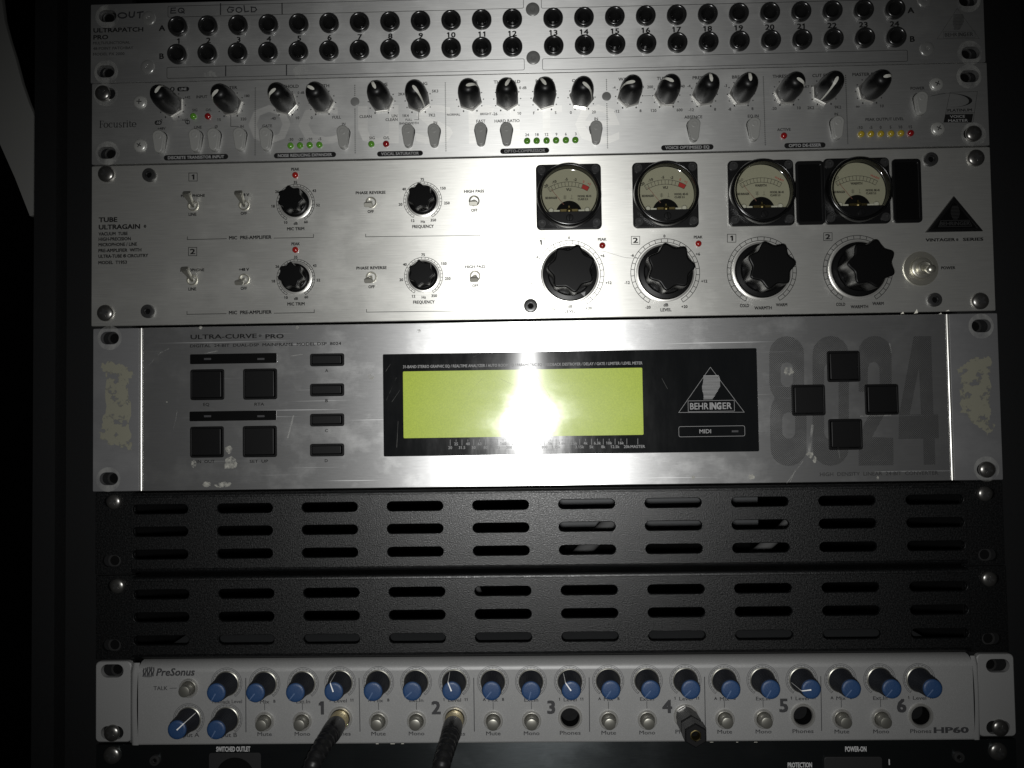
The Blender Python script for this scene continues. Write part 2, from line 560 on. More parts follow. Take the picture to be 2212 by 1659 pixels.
class Ink:
    """all the flat print of one colour on one unit"""
    def __init__(self, material, out=0.06, dout=0.0):
        self.m, self.out, self.dout = material, out, dout
        self.V, self.F, self.k = [], [], 0
    def add(self, vf):
        k = len(self.V)
        self.k += 1
        dz = self.out + 0.004 * (self.k % 9)
        self.V += [(x, y, dz + z) for x, y, z in vf[0]]
        self.F += [tuple(i + k for i in q) for q in vf[1]]
    def mm(self, s, x, y, h, w=None, align='C', bold=0.012, shear=0.0, wide=1.0, rot=0.0, spacing=1.0):
        V, Fc = text_vf(s, bold + .014, shear, spacing)
        if not V:
            return
        x0 = min(v[0] for v in V); x1 = max(v[0] for v in V)
        sy = h / CAPH
        sx = (w / (x1 - x0)) if w else sy * wide
        ax = {'C': (x0 + x1) / 2, 'L': x0, 'R': x1}[align]
        ca, sa = math.cos(rot), math.sin(rot)
        out = []
        for a, b_, c_ in V:
            px, py = (a - ax) * sx, (b_ - CAPH / 2) * sy
            out.append((x + px * ca - py * sa, y + px * sa + py * ca, c_))
        self.add((out, Fc))
    def t(self, tile, s, cx, cy, h, w=None, **kw):
        x, y = L(tile, cx, cy, self.dout)
        k = PXMM(tile)
        self.mm(s, x, y, h / k, w / k if w else None, **kw)
    def poly(self, pts):
        self.add(([(x, y, 0) for x, y in pts], [tuple(range(len(pts)))]))
    def shape(self, loops):
        V, Fc = fill2d(loops)
        self.add((V, Fc))
    def line(self, pts, w, closed=False):
        n = len(pts)
        seg = range(n if closed else n - 1)
        for i in seg:
            (xa, ya), (xb, yb) = pts[i], pts[(i + 1) % n]
            d = math.hypot(xb - xa, yb - ya)
            if d < 1e-6:
                continue
            ux, uy = (xb - xa) / d * w / 2, (yb - ya) / d * w / 2
            self.add(([(xa - ux - uy, ya - uy + ux, 0), (xa - ux + uy, ya - uy - ux, 0),
                       (xb + ux + uy, yb + uy - ux, 0), (xb + ux - uy, yb + uy + ux, 0)], [(0, 1, 2, 3)]))
    def tl(self, tile, pts, wpx, closed=False):
        self.line([L(tile, x, y, self.dout) for x, y in pts], wpx / PXMM(tile), closed)
    def ring(self, cx, cy, r0, r1, a0=0, a1=360, n=48):
        V, Fc = [], []
        for i in range(n + 1):
            a = math.radians(a0 + (a1 - a0) * i / n)
            V += [(cx + r0 * math.sin(a), cy + r0 * math.cos(a), 0), (cx + r1 * math.sin(a), cy + r1 * math.cos(a), 0)]
            if i:
                k = 2 * i
                Fc.append((k - 2, k - 1, k + 1, k))
        self.add((V, Fc))
    def dot(self, cx, cy, r, n=10, sx=1.0):
        self.add(([(cx + r * sx * math.cos(2 * PI * i / n), cy + r * math.sin(2 * PI * i / n), 0) for i in range(n)], [tuple(range(n))]))
    def done(self, name, parent, off=(0, 0, 0)):
        if not self.V:
            return None
        # keep vertices relative to the parent's origin
        me = to_mesh(name, self.V, self.F, self.m, 0)
        return link(name, me, parent, off)
def fill2d(loops):
    p2, tri = fill_tri(loops)
    return [(x, y, 0) for x, y in p2], tri

# ------------------------------------------------------------------ shared small parts
def mesh_lathe(name, prof, material, n=32, smooth=40, mod=None):
    return to_mesh(name, *lathe(prof, n, mod), material, smooth)
def mesh_prism(name, loops, z0, z1, material, bev=0.0, bres=2, smooth=40):
    return to_mesh(name, *prism(loops, z0, z1, bev, bres), material, smooth)
def cross_vf(a, w, z0, z1):
    return prism([[(-w, -a), (w, -a), (w, -w), (a, -w), (a, w), (w, w), (w, a), (-w, a), (-w, w), (-a, w), (-a, -w), (-w, -w)]], z0, z1)
def dome_prof(r, h, n=6, z0=0.0, flat=0.25):
    pr = [(r, z0)]
    for i in range(n + 1):
        a = (PI / 2) * i / n
        pr.append((max(r * math.cos(a), 0) if i < n else 0, z0 + 0.3 * h + 0.7 * h * math.sin(a)))
    return pr
SCREW = {}
def screw(parent, x, z, r, kind='dark_screw', out=0.0, rot=0.0, h=None, name='rack_screw', drive='cross'):
    h = h or r * 0.55
    key = (round(r, 1), kind, drive)
    if key not in SCREW:
        hd = mesh_lathe('screw_head', dome_prof(r, h), kind, 28, 50)
        if drive == 'cross':
            rc = to_mesh('drive_recess', *cross_vf(r * (.40 if kind == 'screw_steel' else .48), r * (.07 if kind == 'screw_steel' else .12), h * .6, h * 1.0 + .02), 'screw_recess', 0)
        elif drive == 'hex':
            hd = mesh_lathe('screw_head', [(r, 0), (r, h * .75), (r * .92, h * .95), (r * .80, h), (r * .52, h), (r * .50, h * .35), (0, h * .3)], kind, 28, 35)
            rc = to_mesh('drive_recess', *prism([circ(0, 0, r * .46, 6)], h * .28, h * .36), 'deep_black', 0)
        else:
            rc = to_mesh('drive_recess', *prism([[(-r * .7, -r * .1), (r * .7, -r * .1), (r * .7, r * .1), (-r * .7, r * .1)]], h * .7, h * 1.0 + .03), 'screw_recess', 0)
        SCREW[key] = (hd, rc)
    hd, rc = SCREW[key]
    o = link(name, hd, parent, (x, z, out), rot)
    sub('drive_recess', rc, o)
    return o
def fill_tri(loops):
    """triangulate an outline with holes; returns points and triangles"""
    pts, edges = [], []
    for lp in loops:
        k = len(pts)
        pts += [Vector(p) for p in lp]
        edges += [(k + i, k + (i + 1) % len(lp)) for i in range(len(lp))]
    vo, eo, fo, _a, _b, _c = delaunay_2d_cdt(pts, edges, [], 0, 1e-6)
    bb = [(min(p[0] for p in lp), max(p[0] for p in lp), min(p[1] for p in lp), max(p[1] for p in lp)) for lp in loops]
    keep = []
    for f in fo:
        cx = sum(vo[i].x for i in f) / 3
        cy = sum(vo[i].y for i in f) / 3
        odd = False
        for lp, (a, b_, c, d) in zip(loops, bb):
            if not (a < cx < b_ and c < cy < d):
                continue
            for i in range(len(lp)):
                (xa, ya), (xb, yb) = lp[i - 1], lp[i]
                if (ya > cy) != (yb > cy) and cx < xa + (cy - ya) / (yb - ya) * (xb - xa):
                    odd = not odd
        if odd:
            ar = (vo[f[1]] - vo[f[0]]).cross(vo[f[2]] - vo[f[0]])
            keep.append(tuple(f) if ar > 0 else tuple(f)[::-1])
    return [(v.x, v.y) for v in vo], keep
def panel_rect(x0, x1, z0, z1, holes, material, parent, name='face_panel', t=3.0, bev=0.25, r=0.6, out=0.0, lips=None):
    """front plate with real openings; coordinates in rack mm, mesh kept relative to its lower left corner"""
    w, h = x1 - x0, z1 - z0
    hl = [[(x - x0, y - z0) for x, y in q] for q in holes]
    inner = rrect(bev, bev, w - bev, h - bev, max(r - bev, .05))
    outer = rrect(0, 0, w, h, r)
    p2, tri = fill_tri([inner] + hl)
    V = [(x, y, 0) for x, y in p2]
    Fc = list(tri)
    k = len(V)
    V += [(x, y, -t) for x, y in p2]
    Fc += [tuple(k + i for i in f)[::-1] for f in tri]
    def wall(a, za, b_, zb, inside):
        k = len(V)
        n = len(a)
        V.extend([(x, y, za) for x, y in a] + [(x, y, zb) for x, y in b_])
        for i in range(n):
            j = (i + 1) % n
            q = (k + i, k + n + i, k + n + j, k + j)
            Fc.append(q if not inside else q[::-1])
    wall(inner, 0, outer, -bev, False)
    wall(outer, -bev, outer, -t, False)
    for i, q in enumerate(hl):
        if lips:
            m_ = [(x - x0, y - z0) for x, y in lips[i][0]]
            q2 = [(x - x0, y - z0) for x, y in lips[i][1]]
            wall(q, 0, m_, -.22, True)
            wall(m_, -.22, q2, -.75, True)
            wall(q2, -.75, q2, -t, True)
        else:
            wall(q, 0, q, -t, True)
    me = to_mesh(name, V, Fc, material, 30)
    return link(name, me, parent, (x0, z0, out))

# ------------------------------------------------------------------ unit outlines on the rack
def zavg(a, b):
    return (P(*a)[1] + P(*b)[1]) / 2
Z_PB = zavg((194, 177), (2131, 136.5))
Z_FB = zavg((198, 353.6), (2135.8, 316))
Z_TB = zavg((197, 700.7), (2151, 675))
Z_CT = zavg((202, 706.5), (2154, 680))
Z_CB = zavg((199.6, 1059), (2167, 1039.6))
Z_V1B = zavg((203, 1239.7), (2175, 1225))
Z_HT = zavg((205.5, 1426), (2193.5, 1414))
Z_HB = zavg((206.6, 1604), (2193.5, 1593))
RECT = dict(patch=(P(195.5, 90)[0], P(2127, 60)[0], Z_PB, Z_PB + 43.7),
            strip=(P(198, 265)[0], P(2135, 225)[0], Z_FB, Z_PB - 0.35),
            tube=(P(197.5, 530)[0], P(2145, 500)[0], Z_TB, Z_FB - 0.9),
            curve=(P(200.5, 880)[0], P(2161, 860)[0], Z_CB, Z_CT),
            vent1=(P(203, 1150)[0], P(2172, 1140)[0], Z_V1B + 0.3, Z_CB - 0.6),
            vent2=(P(204, 1330)[0], P(2180, 1320)[0], Z_HT + 0.5, Z_V1B - 0.3),
            phones=(P(206, 1515)[0], P(2193, 1500)[0], Z_HB, Z_HT))

# ------------------------------------------------------------------ cabinet
XL = P(86, 800)[0]
cab = thing('rack_cabinet', 'matt black equipment rack cabinet holding all the units', 'rack cabinet', (0, -200, -40))
XR = 274.0
def cab_part(name, b, material='cabinet_black'):
    x0, x1, z0, z1, o0, o1 = b
    me = to_mesh(name, *box(0, x1 - x0, 0, z1 - z0, 0, o1 - o0), material, 0)
    return link(name, me, cab, (x0, z0, o0))
cab_part('side_panel', (XL, XL + 12, -330, 330, -430, 6))
cab_part('side_panel', (XR - 12, XR, -330, 330, -430, 6))
cab_part('back_panel', (XL + 12.5, XR - 12.5, -330, 330, -430, -420), 'void_black')
cab_part('top_panel', (XL + 12.5, XR - 12.5, 318, 330, -419, 0))
cab_part('bottom_panel', (XL + 12.5, XR - 12.5, -330, -318, -419, 0))
for x0, x1 in ((XL + 12.5, -222), (222, XR - 12.5)):
    cab_part('rack_rail', (x0, x1, -317, 317, -8, -3.6))
nut_ring = mesh_lathe('threaded_hole', [(3.6, 0), (3.5, .5), (2.7, .6), (2.5, .3), (2.5, -3.0)], 'black_bolt', 24, 30)
def rail_hole(x, z):
    o = link('threaded_hole', nut_ring, cab, (x, z, -3.3))
    return o
hole_dark = to_mesh('bore', *prism([circ(0, 0, 2.5, 20)], -.1, 0), 'deep_black', 0)

def ears(parent, rect, items, slotw=9.6, sloth=6.6, dx=0.0):
    """items: (tile, x, y, kind) -> returns the slot loops; kind None = empty slot with the rail hole behind"""
    loops = []
    for tile, px, py, kind, off in items:
        x, z = L(tile, px, py)
        loops.append(slot(x, z, slotw, sloth))
        if parent is not None and slotw < 12:
            mk = Ink('smear', .03)
            mk.shape([[(a + x, b_ + z) for a, b_ in circ(random.uniform(-.6, .6), random.uniform(-.4, .4), 6.6, 30)], slot(x, z, slotw + .3, sloth + .3)[::-1]])
            mk.done('washer_mark', parent)
        if kind is None:
            h = rail_hole(x + off, z)
            sub('bore', hole_dark, h, (0, 0, .35))
        else:
            screw(parent, x + off, z, 4.3, kind, 0.05, random.uniform(-.8, .8), 2.6)
    return loops

# ================================================================== patch bay
x0, x1, z0, z1 = RECT['patch']
pb = thing('patch_bay', 'silver patch bay with two rows of numbered black jack sockets', 'patch bay', (0, z0, 0))
holes = ears(pb, None, [('A1', 275, 140, None, -.6), ('A1', 258, 622, None, 0.4), ('A4', 1795, 0, None, -1.2), ('A4', 1818, 460, None, -1.6)])
rowA = [((L('A1', 893, 237)), (L('A2', 1808, 172))), ((L('A3', 172, 165)), (L('A4', 1150, 87)))]
rowB = [((L('A1', 888, 478)), (L('A2', 1810, 412))), ((L('A3', 177, 405)), (L('A4', 1160, 330)))]
JK = []
for half in (0, 1):
    for i in range(12):
        f = i / 11
        for row in (rowA, rowB):
            a, b_ = row[half]
            JK.append((half * 12 + i + 1, a[0] + (b_[0] - a[0]) * f, a[1] + (b_[1] - a[1]) * f, row is rowA))
for n_, x, z, top in JK:
    holes.append(circ(x, z, 3.6, 16))
panel_rect(x0, x1, z0, z1, holes, 'patch_aluminium', pb)
jack = mesh_lathe('jack_socket', [(5.35, 0), (5.35, 1.6), (5.15, 2.3), (4.6, 2.75), (4.1, 2.7), (3.6, 2.2), (3.3, 1.6), (3.05, 1.0), (3.0, -10), (0, -10.1)], 'jack_black_plastic', 36, 50)
contact = to_mesh('spring_contact', *loft([[(-.45, -.3, -9), (.45, -.3, -9), (.45, .3, -9), (-.45, .3, -9)], [(-.45, .2, -3), (.45, .2, -3), (.45, .8, -3), (-.45, .8, -3)], [(-.4, -.2, -1.2), (.4, -.2, -1.2), (.4, .2, -1.2), (-.4, .2, -1.2)]]), 'nickel', 30)
for n_, x, z, top in JK:
    o = link('jack_socket', jack, pb, (x, z, 0))
    sub('spring_contact', contact, o, (0.5 * (1 if n_ > 12 else -1), -2.1, 0), 0.2)
ik = Ink('ink_black')
for n_ in range(1, 25):
    a = [(x, z) for k, x, z, t in JK if k == n_]
    cx, cz = (a[0][0] + a[1][0]) / 2, (a[0][1] + a[1][1]) / 2
    ik.mm(str(n_), cx, cz, 2.75, None, wide=1.25, bold=0.014)
for t, s, x, y in (('A1', 'A', 748, 245), ('A1', 'B', 745, 490), ('A4', 'A', 1297, 90), ('A4', 'B', 1310, 340)):
    ik.t(t, s, x, y, 48, None, wide=1.15, bold=0.016)
for s, y, h, w, bd in (('ULTRAPATCH', 266, 38, 452, .014), ('PRO', 326, 38, 135, .014)):
    ik.t('A1', s, 150, y, h, w, align='L', bold=bd)
zav = (L('A1', 800, 145)[1] + L('A2', 1905, 78)[1]) / 2
zr = (L('A3', 70, 72)[1] + L('A4', 0, 25)[1]) / 2
ik.line(rrect(L('A1', 800, 90)[0], zav, L('A2', 1905, 40)[0], zav + 6.1, .8, 3), .24, True)
ik.line(rrect(L('A3', 70, 40)[0], zr, L('A4', 1262, 0)[0], zr + 6.1, .8, 3), .24, True)
zb1 = (L('A1', 792, 634)[1] + L('A2', 1912, 562)[1]) / 2
zb2 = (L('A3', 80, 559)[1] + L('A4', 1268, 488)[1]) / 2
ik.line(rrect(L('A1', 791, 634)[0], zb1 - 3.05, L('A2', 1912, 562)[0], zb1 + 3.05, .8, 3), .24, True)
ik.line(rrect(L('A3', 80, 559)[0], zb2 - 3.05, L('A4', 1268, 488)[0], zb2 + 3.05, .8, 3), .24, True)
ik.done('printed_lettering', pb)
ik = Ink('faded_ink')
for s, y, w in (('MULTI-FUNCTIONAL', 377, 335), ('48-POINT PATCHBAY', 424, 365), ('MODEL PX 2000', 474, 285)):
    ik.t('A1', s, 147, y, 24, w, align='L', bold=0.01)
def behringer_logo(ink, tile, apex, bl, br, box_, head, wl, tsize=None, bold=0.008):
    a, b_, c = L(tile, *apex), L(tile, *bl), L(tile, *br)
    ink.line([a, b_, c], wl, True)
    (bx0, by0), (bx1, by1) = L(tile, box_[0], box_[1]), L(tile, box_[2], box_[3])
    ink.line([(bx0, by0), (bx1, by0), (bx1, by1), (bx0, by1)], wl, True)
    cx, cy = (bx0 + bx1) / 2, (by0 + by1) / 2
    w = bx1 - bx0
    h = (by0 - by1) * 0.58
    ink.mm('BEHR', cx - w * .46, cy, h, w * .40, align='L', bold=bold)
    ink.mm('ING', cx - w * .035, cy, h, w * .255, align='L', bold=bold + .035)
    ink.mm('ER', cx + w * .245, cy, h, w * .20, align='L', bold=bold)
    (hx0, hy0), (hx1, hy1) = L(tile, head[0], head[1]), L(tile, head[2], head[3])
    n = 19
    for i in range(n):
        f = (i + .5) / n
        y = hy0 + (hy1 - hy0) * f
        # profile of the striped ear shape: upright back, full front that tapers to the lobe
        top = min(1.0, math.sqrt(max(0.0, 1 - (1 - min(1, f / .16)) ** 2)) * .55 + .45)
        lx = hx0 + (hx1 - hx0) * (.06 + .22 * (1 - top) + .04 * math.sin(f * 9))
        rx = hx1 - (hx1 - hx0) * (.30 * (1 - top) + .46 * max(0, f - .45) ** 1.15 / .5)
        mid, hw = (lx + rx) / 2, (rx - lx) / 2
        ink.line([(mid - hw, y), (mid + hw, y)], abs(hy1 - hy0) / n * (.62 if i % 4 else .8))
behringer_logo(ik, 'A4', (1700, 75), (1525, 340), (1893, 337), (1580, 277, 1857, 325), (1660, 125, 1760, 262), .2)
ik.done('faded_lettering', pb)
ik = Ink('ink_marker')
for pts in ([(1258, 33), (1257, 127)], [(1793, 30), (1794, 122)], [(1303, 575), (1302, 660)], [(1832, 566), (1832, 655)]):
    ik.tl('A1', pts, 10)
ik.done('divider_strokes', pb)
def hand(tile, strokes, w):
    ik = Ink('ink_marker')
    for s in strokes:
        ik.tl(tile, s, w)
    ik.done('handwritten_word', pb)
O_ = lambda cx, cy, rx, ry: [(cx + rx * math.cos(a * PI / 7 + .4), cy + ry * math.sin(a * PI / 7 + .4)) for a in range(15)]
hand('A1', [O_(403, 135, 36, 22), [(465, 107), (462, 135), (472, 150), (490, 150), (503, 138), (508, 105)], [(535, 110), (582, 103)], [(557, 107), (553, 155)]], 13)
hand('A1', [[(866, 70), (828, 72), (824, 115), (868, 113)], [(827, 93), (862, 91)], O_(915, 92, 25, 20), [(918, 95), (942, 115)]], 10)
hand('A1', [[(1372, 68), (1335, 62), (1317, 85), (1325, 106), (1355, 106), (1372, 88), (1350, 86)], O_(1418, 87, 25, 21), [(1462, 50), (1470, 104), (1502, 98)], [(1528, 62), (1526, 104)], [(1524, 62), (1560, 66), (1572, 84), (1555, 102), (1526, 104)]], 10)
rv = mesh_lathe('plastic_rivet', [(3.75, 0), (3.7, .35), (3.3, .6), (1.6, .72), (1.1, .62), (.9, .3), (0, .3)], 'rivet_clear', 32, 40)
rvg = rv.copy()
rvg.materials[0] = MT['rivet_grey']
for t, x, y, g in (('A1', 632, 158, 0), ('A1', 622, 583, 0), ('A2', 1985, 82, 1), ('A2', 1990, 503, 1), ('A4', 1415, 0, 0), ('A4', 1437, 425, 0)):
    px, pz = L(t, x, y)
    link('plastic_rivet', rvg if g else rv, pb, (px, pz, 0))
def blob(tile, cx, cy, w, h, n=18, jag=.25):
    x, z = L(tile, cx, cy)
    k = PXMM(tile)
    return [(x + w / k / 2 * math.cos(2 * PI * i / n) * (1 + random.uniform(-jag, jag)), z + h / k / 2 * math.sin(2 * PI * i / n) * (1 + random.uniform(-jag, jag))) for i in range(n)]
ik = Ink('smear', .03)
for q in ((1165, 655, 125, 70), (1960, 620, 130, 110)):
    ik = Ink('smear', .03)
    ik.shape([blob('A1', *q)])
    ik.done('adhesive_smear', pb)

# ================================================================== channel strip
x0, x1, z0, z1 = RECT['strip']
cs = thing('channel_strip', 'silver voice channel strip with black pointer knobs and grey teardrop buttons', 'channel strip', (0, z0, 0))
holes = ears(cs, None, [('B1', 330, 245, 'dark_screw', -1.6), ('B1', 335, 890, None, 0.9), ('B5', 1845, 155, None, -1.3), ('B5', 1878, 740, 'dark_screw', 0)], 9.8, 6.4)
panel_rect(x0, x1, z0, z1, holes, 'strip_aluminium', cs)
# large pale lettering ghosted into the finish
ik = Ink('strip_ghost_print', .02)
for s, vx, vy, w in (('o', 582, 243, 23), ('c', 688, 241, 22), ('u', 817, 240, 22), ('s', 938, 238, 20), ('r', 1040, 236, 14), ('i', 1112, 235, 6), ('t', 1188, 234, 15), ('e', 1290, 233, 24)):
    V, Fc = text_vf(s, 0)
    ax0 = min(v[0] for v in V); ax1 = max(v[0] for v in V)
    xh = 25.0 / 0.53
    sx_ = w / (ax1 - ax0)
    cx, _ = P(vx, vy)
    zb = P(vx, 310)[1]
    zt = z1 - 2.0
    ik.add(([(cx + (a - (ax0 + ax1) / 2) * sx_, min(zb + b_ * xh * .98, zt), 0) for a, b_, c_ in V], Fc))
ik.done('ghost_lettering', cs)
KNOBS = [('B1', 1045, 375, 30, 'GAIN', '0', '+60'), ('B1', 1682, 365, -130, 'FILTER', '15', '320'),
         ('B2', 345, 352, -127, 'THRESHOLD', '-40', '10'), ('B2', 745, 345, -60, 'DEPTH', '0', 'FULL'),
         ('B2', 1390, 330, -25, 'DRIVE', 'CLEAN', 'UN'), ('B2', 1792, 322, 142, 'TUNING', '1K4', '7K2'),
         ('B3', 418, 309, 78, 'TREBLE', 'NORMAL', 'BRIGHT'), ('B3', 822, 302, 30, 'THRESHOLD', '-26', '10'),
         ('B3', 1228, 293, -35, 'RELEASE', 'F', 'S'), ('B3', 1631, 287, 130, 'OUTPUT', '0', '20'),
         ('B4', 352, 328, -95, 'WARMTH', '-12', '8'), ('B4', 755, 320, -62, 'TUNING', '120', '600'),
         ('B4', 1163, 312, -8, 'PRESENCE', '-12', '8'), ('B4', 1569, 305, -4, 'BREATH', '-8', '8'),
         ('B5', -9, 328, 124, 'THRESHOLD', '-20', '10'), ('B5', 370, 320, -152, 'CUT FREQ', '2K2', '9K2'),
         ('B5', 830, 308, 78, 'MASTER FADER', '\u221e', '10')]
kprof = [(5.3, 1.6), (5.75, 3.6), (5.95, 6.5), (5.85, 10), (5.45, 13.5), (4.75, 16.4), (3.8, 18.3), (2.6, 19.2), (1.3, 19.55), (0, 19.6)]
knob_me = mesh_lathe('pointer_knob', kprof, 'satin_black_plastic', 40, 60)
hex_me = mesh_prism('hex_skirt', [circ(0, 0, 6.5, 6)], .05, 1.7, 'hex_silver', .2, 1, 20)
def ribbon(prof, widths, lift):
    V, Fc = [], []
    for i, ((r, z), w) in enumerate(zip(prof, widths)):
        V += [(-w, r + lift, z + lift * .6), (w, r + lift, z + lift * .6)]
        if i:
            k = 2 * i
            Fc.append((k - 2, k - 1, k + 1, k))
    return V, Fc
ptr_me = to_mesh('pointer_line', *ribbon([(-.9, 19.55), (-.5, 19.6), (.6, 19.58), (1.3, 19.55), (2.6, 19.2), (3.3, 18.8), (3.8, 18.3), (4.75, 16.4), (5.45, 13.5), (5.85, 10), (5.95, 6.5), (5.75, 3.6), (5.4, 2.0)],
                 [.12, .55, .85, .85, .72, .62, .52, .45, .40, .36, .33, .30, .28], .12), 'pointer_white', 0)
ik = Ink('ink_black')
for t, x, y, ang, ttl, lo, hi in KNOBS:
    px, pz = L(t, x, y)
    o = link('pointer_knob', knob_me, cs, (px, pz, 0), math.radians(ang))
    sub('pointer_line', ptr_me, o)
    sub('hex_skirt', hex_me, o, (0, 0, 0), math.radians(20 if int(abs(ang)) % 2 else 0))
    for k in range(11):
        a = math.radians(-150 + 30 * k)
        ik.dot(px + 7.25 * math.sin(a), pz + 7.25 * math.cos(a), .34 if 0 < k < 10 else .5, 10, 1 if 0 < k < 10 else .8)
    ik.mm(ttl, px - (8.6 if ttl == 'GAIN' else 0), pz + 9.3, 1.65, None, wide=1.05, bold=.004)
    sm_ = ttl in ('DRIVE', 'TREBLE')
    for s, sg in ((lo, -1), (hi, 1)):
        ik.mm(s, px + sg * (5.4 if sg > 0 else 5.4), pz - 8.1, 1.2 if ttl == 'TREBLE' else 1.5, None, align='R' if sg < 0 else 'L', bold=.0)
for t, s, x, y, h in (('B1', 'INPUT', 1368, 280, 30), ('B1', 'SIG', 1292, 425, 28), ('B1', 'O/L', 1442, 422, 28), ('B1', '+48V', 930, 625, 28), ('B1', 'LINE', 1325, 612, 30),
                      ('B1', '\u00d8', 1525, 606, 30), ('B1', 'IN', 1805, 603, 28), ('B1', '+42', 1212, 285, 28), ('B1', '180', 1860, 270, 28), ('B1', 'GATE', 2080, 597, 30),
                      ('B2', '0 dB', 512, 235, 28), ('B2', 'IN', 977, 577, 28), ('B2', 'SIG', 1285, 728, 30), ('B2', 'O/L', 1443, 726, 30), ('B2', 'IN', 1975, 560, 30),
                      ('B2', '2K4', 1605, 250, 30), ('B2', '5K3', 1972, 218, 30), ('B2', 'FULL', 1687, 530, 24), ('B2', 'BANDWIDTH', 1688, 568, 24), ('B2', 'CLEAN', 1498, 528, 30),
                      ('B2', '-30', 402, 745, 30), ('B2', '-20', 507, 743, 30), ('B2', '-10', 607, 741, 30), ('B2', '-5', 717, 738, 30),
                      ('B3', 'FAST', 535, 546, 32), ('B3', 'HARD RATIO', 820, 542, 32), ('B3', '0 dB', 992, 182, 30), ('B3', 'IN', 1790, 520, 30),
                      ('B3', '24', 1038, 694, 30), ('B3', '18', 1145, 692, 30), ('B3', '12', 1250, 690, 30), ('B3', '9', 1358, 688, 30), ('B3', '6', 1460, 686, 30), ('B3', '3', 1568, 684, 30),
                      ('B4', '-4', 188, 235, 28), ('B4', '3', 503, 228, 28), ('B4', '200', 580, 228, 30), ('B4', '40', 935, 220, 30), ('B4', '-4', 1003, 218, 30), ('B4', '-3', 1402, 215, 30),
                      ('B4', 'ABSENCE', 1050, 555, 32), ('B4', 'EQ IN', 1702, 545, 32), ('B4', 'ACTIVE', 2037, 692, 30),
                      ('B5', '3K7', 192, 262, 26), ('B5', 'IN', 495, 538, 26), ('B5', 'POWER', 1318, 277, 28), ('B5', 'PEAK OUTPUT LEVEL', 985, 590, 28),
                      ('B5', '-10', 735, 675, 28), ('B5', '-5', 845, 674, 28), ('B5', '0', 945, 673, 28), ('B5', '5', 1045, 671, 28), ('B5', '10', 1145, 670, 28), ('B5', '15', 1245, 668, 28)):
    ik.t(t, s, x, y, h, None, bold=.002)
# serif maker name drawn as thick and thin strokes
def serif_name(x, y, h):
    """nine lower-case letters with serifs, x-height h, lower left at x, y"""
    u = h / 10.0
    def S(pts, w):
        ik.line([(x + cx_ + a * u, y + b_ * u) for a, b_ in pts], w * u)
    def arc(cx, cy, rx, ry, a0, a1, thin, thick, n=16):
        for i in range(n):
            a, b_ = math.radians(a0 + (a1 - a0) * i / n), math.radians(a0 + (a1 - a0) * (i + 1) / n)
            w = thin + (thick - thin) * abs(math.cos((a + b_) / 2)) ** 1.5
            S([(cx + rx * math.cos(a), cy + ry * math.sin(a)), (cx + rx * math.cos(b_), cy + ry * math.sin(b_))], w)
    cx_ = 0
    # F
    S([(2, 0.3), (2, 14.6)], 1.9); S([(0, .2), (4.2, .2)], .7); S([(0, 14.7), (8.6, 14.7)], .8); S([(8.5, 14.7), (8.7, 12.4)], .7); S([(2, 7.8), (6.6, 7.8)], .7); S([(6.6, 6.6), (6.6, 9)], .6)
    cx_ = 9.2 * u; arc(4.6, 5, 4.1, 4.9, 0, 360, .8, 1.9)
    cx_ = 20 * u; arc(4.6, 5, 4.1, 4.9, 50, 310, .8, 1.9); S([(7.1, 8.6), (7.4, 7.4)], 1.3)
    cx_ = 30 * u; S([(1.8, 9.6), (1.8, 3)], 1.8); arc(4.6, 3.2, 2.9, 3.0, 180, 330, 1.0, 1.6); S([(8, 9.6), (8, .3)], 1.8); S([(0, 9.7), (1.9, 9.7)], .7); S([(6.6, 9.7), (8, 9.7)], .7); S([(8, .4), (9.8, .5)], .7)
    cx_ = 41.5 * u; arc(3.4, 7.3, 2.5, 2.4, 40, 235, .8, 1.5); S([(1.7, 5.9), (5.4, 3.9)], 1.7); arc(3.4, 2.6, 2.6, 2.5, 40, -150, .8, 1.5)
    cx_ = 50 * u; S([(2.2, .3), (2.2, 9.5)], 1.9); S([(.4, .3), (4.2, .3)], .7); S([(.5, 9.5), (2.2, 9.7)], .7); arc(5.0, 6.8, 2.7, 2.8, 150, 60, 1.0, 1.3); S([(6.3, 9.1), (6.7, 8.3)], 1.4)
    cx_ = 57.8 * u; S([(2.2, .3), (2.2, 9.5)], 1.9); S([(.4, .3), (4.2, .3)], .7); S([(.5, 9.5), (2.2, 9.7)], .7); S([(2.0, 13.4), (2.3, 13.4)], 2.0)
    cx_ = 63.4 * u; S([(2.4, 12.3), (2.4, 2)], 1.8); arc(4.4, 2.3, 2.0, 2.0, 180, 310, .9, 1.5); S([(.3, 9.6), (5.8, 9.6)], .7)
    cx_ = 70.4 * u; arc(4.4, 5, 4.0, 4.9, 0, 315, .8, 1.9); S([(.8, 5.2), (8.4, 5.2)], .7)
fx, fz = L('B1', 255, 617)
serif_name(fx, fz, 52 / PXMM('B1'))
for t, a, b_, sk in (('B1', (1950, 185), (1948, 912), None), ('B2', (1098, 155), (1102, 890), 333), ('B2', (2083, 130), (2090, 868), None), ('B3', (1902, 95), (1914, 835), 275), ('B4', (1812, 120), (1834, 857), None), ('B5', (590, 147), (612, 832), None)):
    n = 34
    for i in range(n + 1):
        f = i / n
        yy = a[1] + (b_[1] - a[1]) * f
        if sk and abs(yy - sk) < 62:
            continue
        px, pz = L(t, a[0] + (b_[0] - a[0]) * f, yy)
        ik.dot(px, pz, .3, 8)
ik.tl('B1', [(1683, 485), (1683, 603), (1768, 603)], 5)
ik.tl('B2', [(1793, 425), (1793, 530), (1748, 530)], 5)
ik.tl('B4', [(515, 325), (590, 323)], 4)
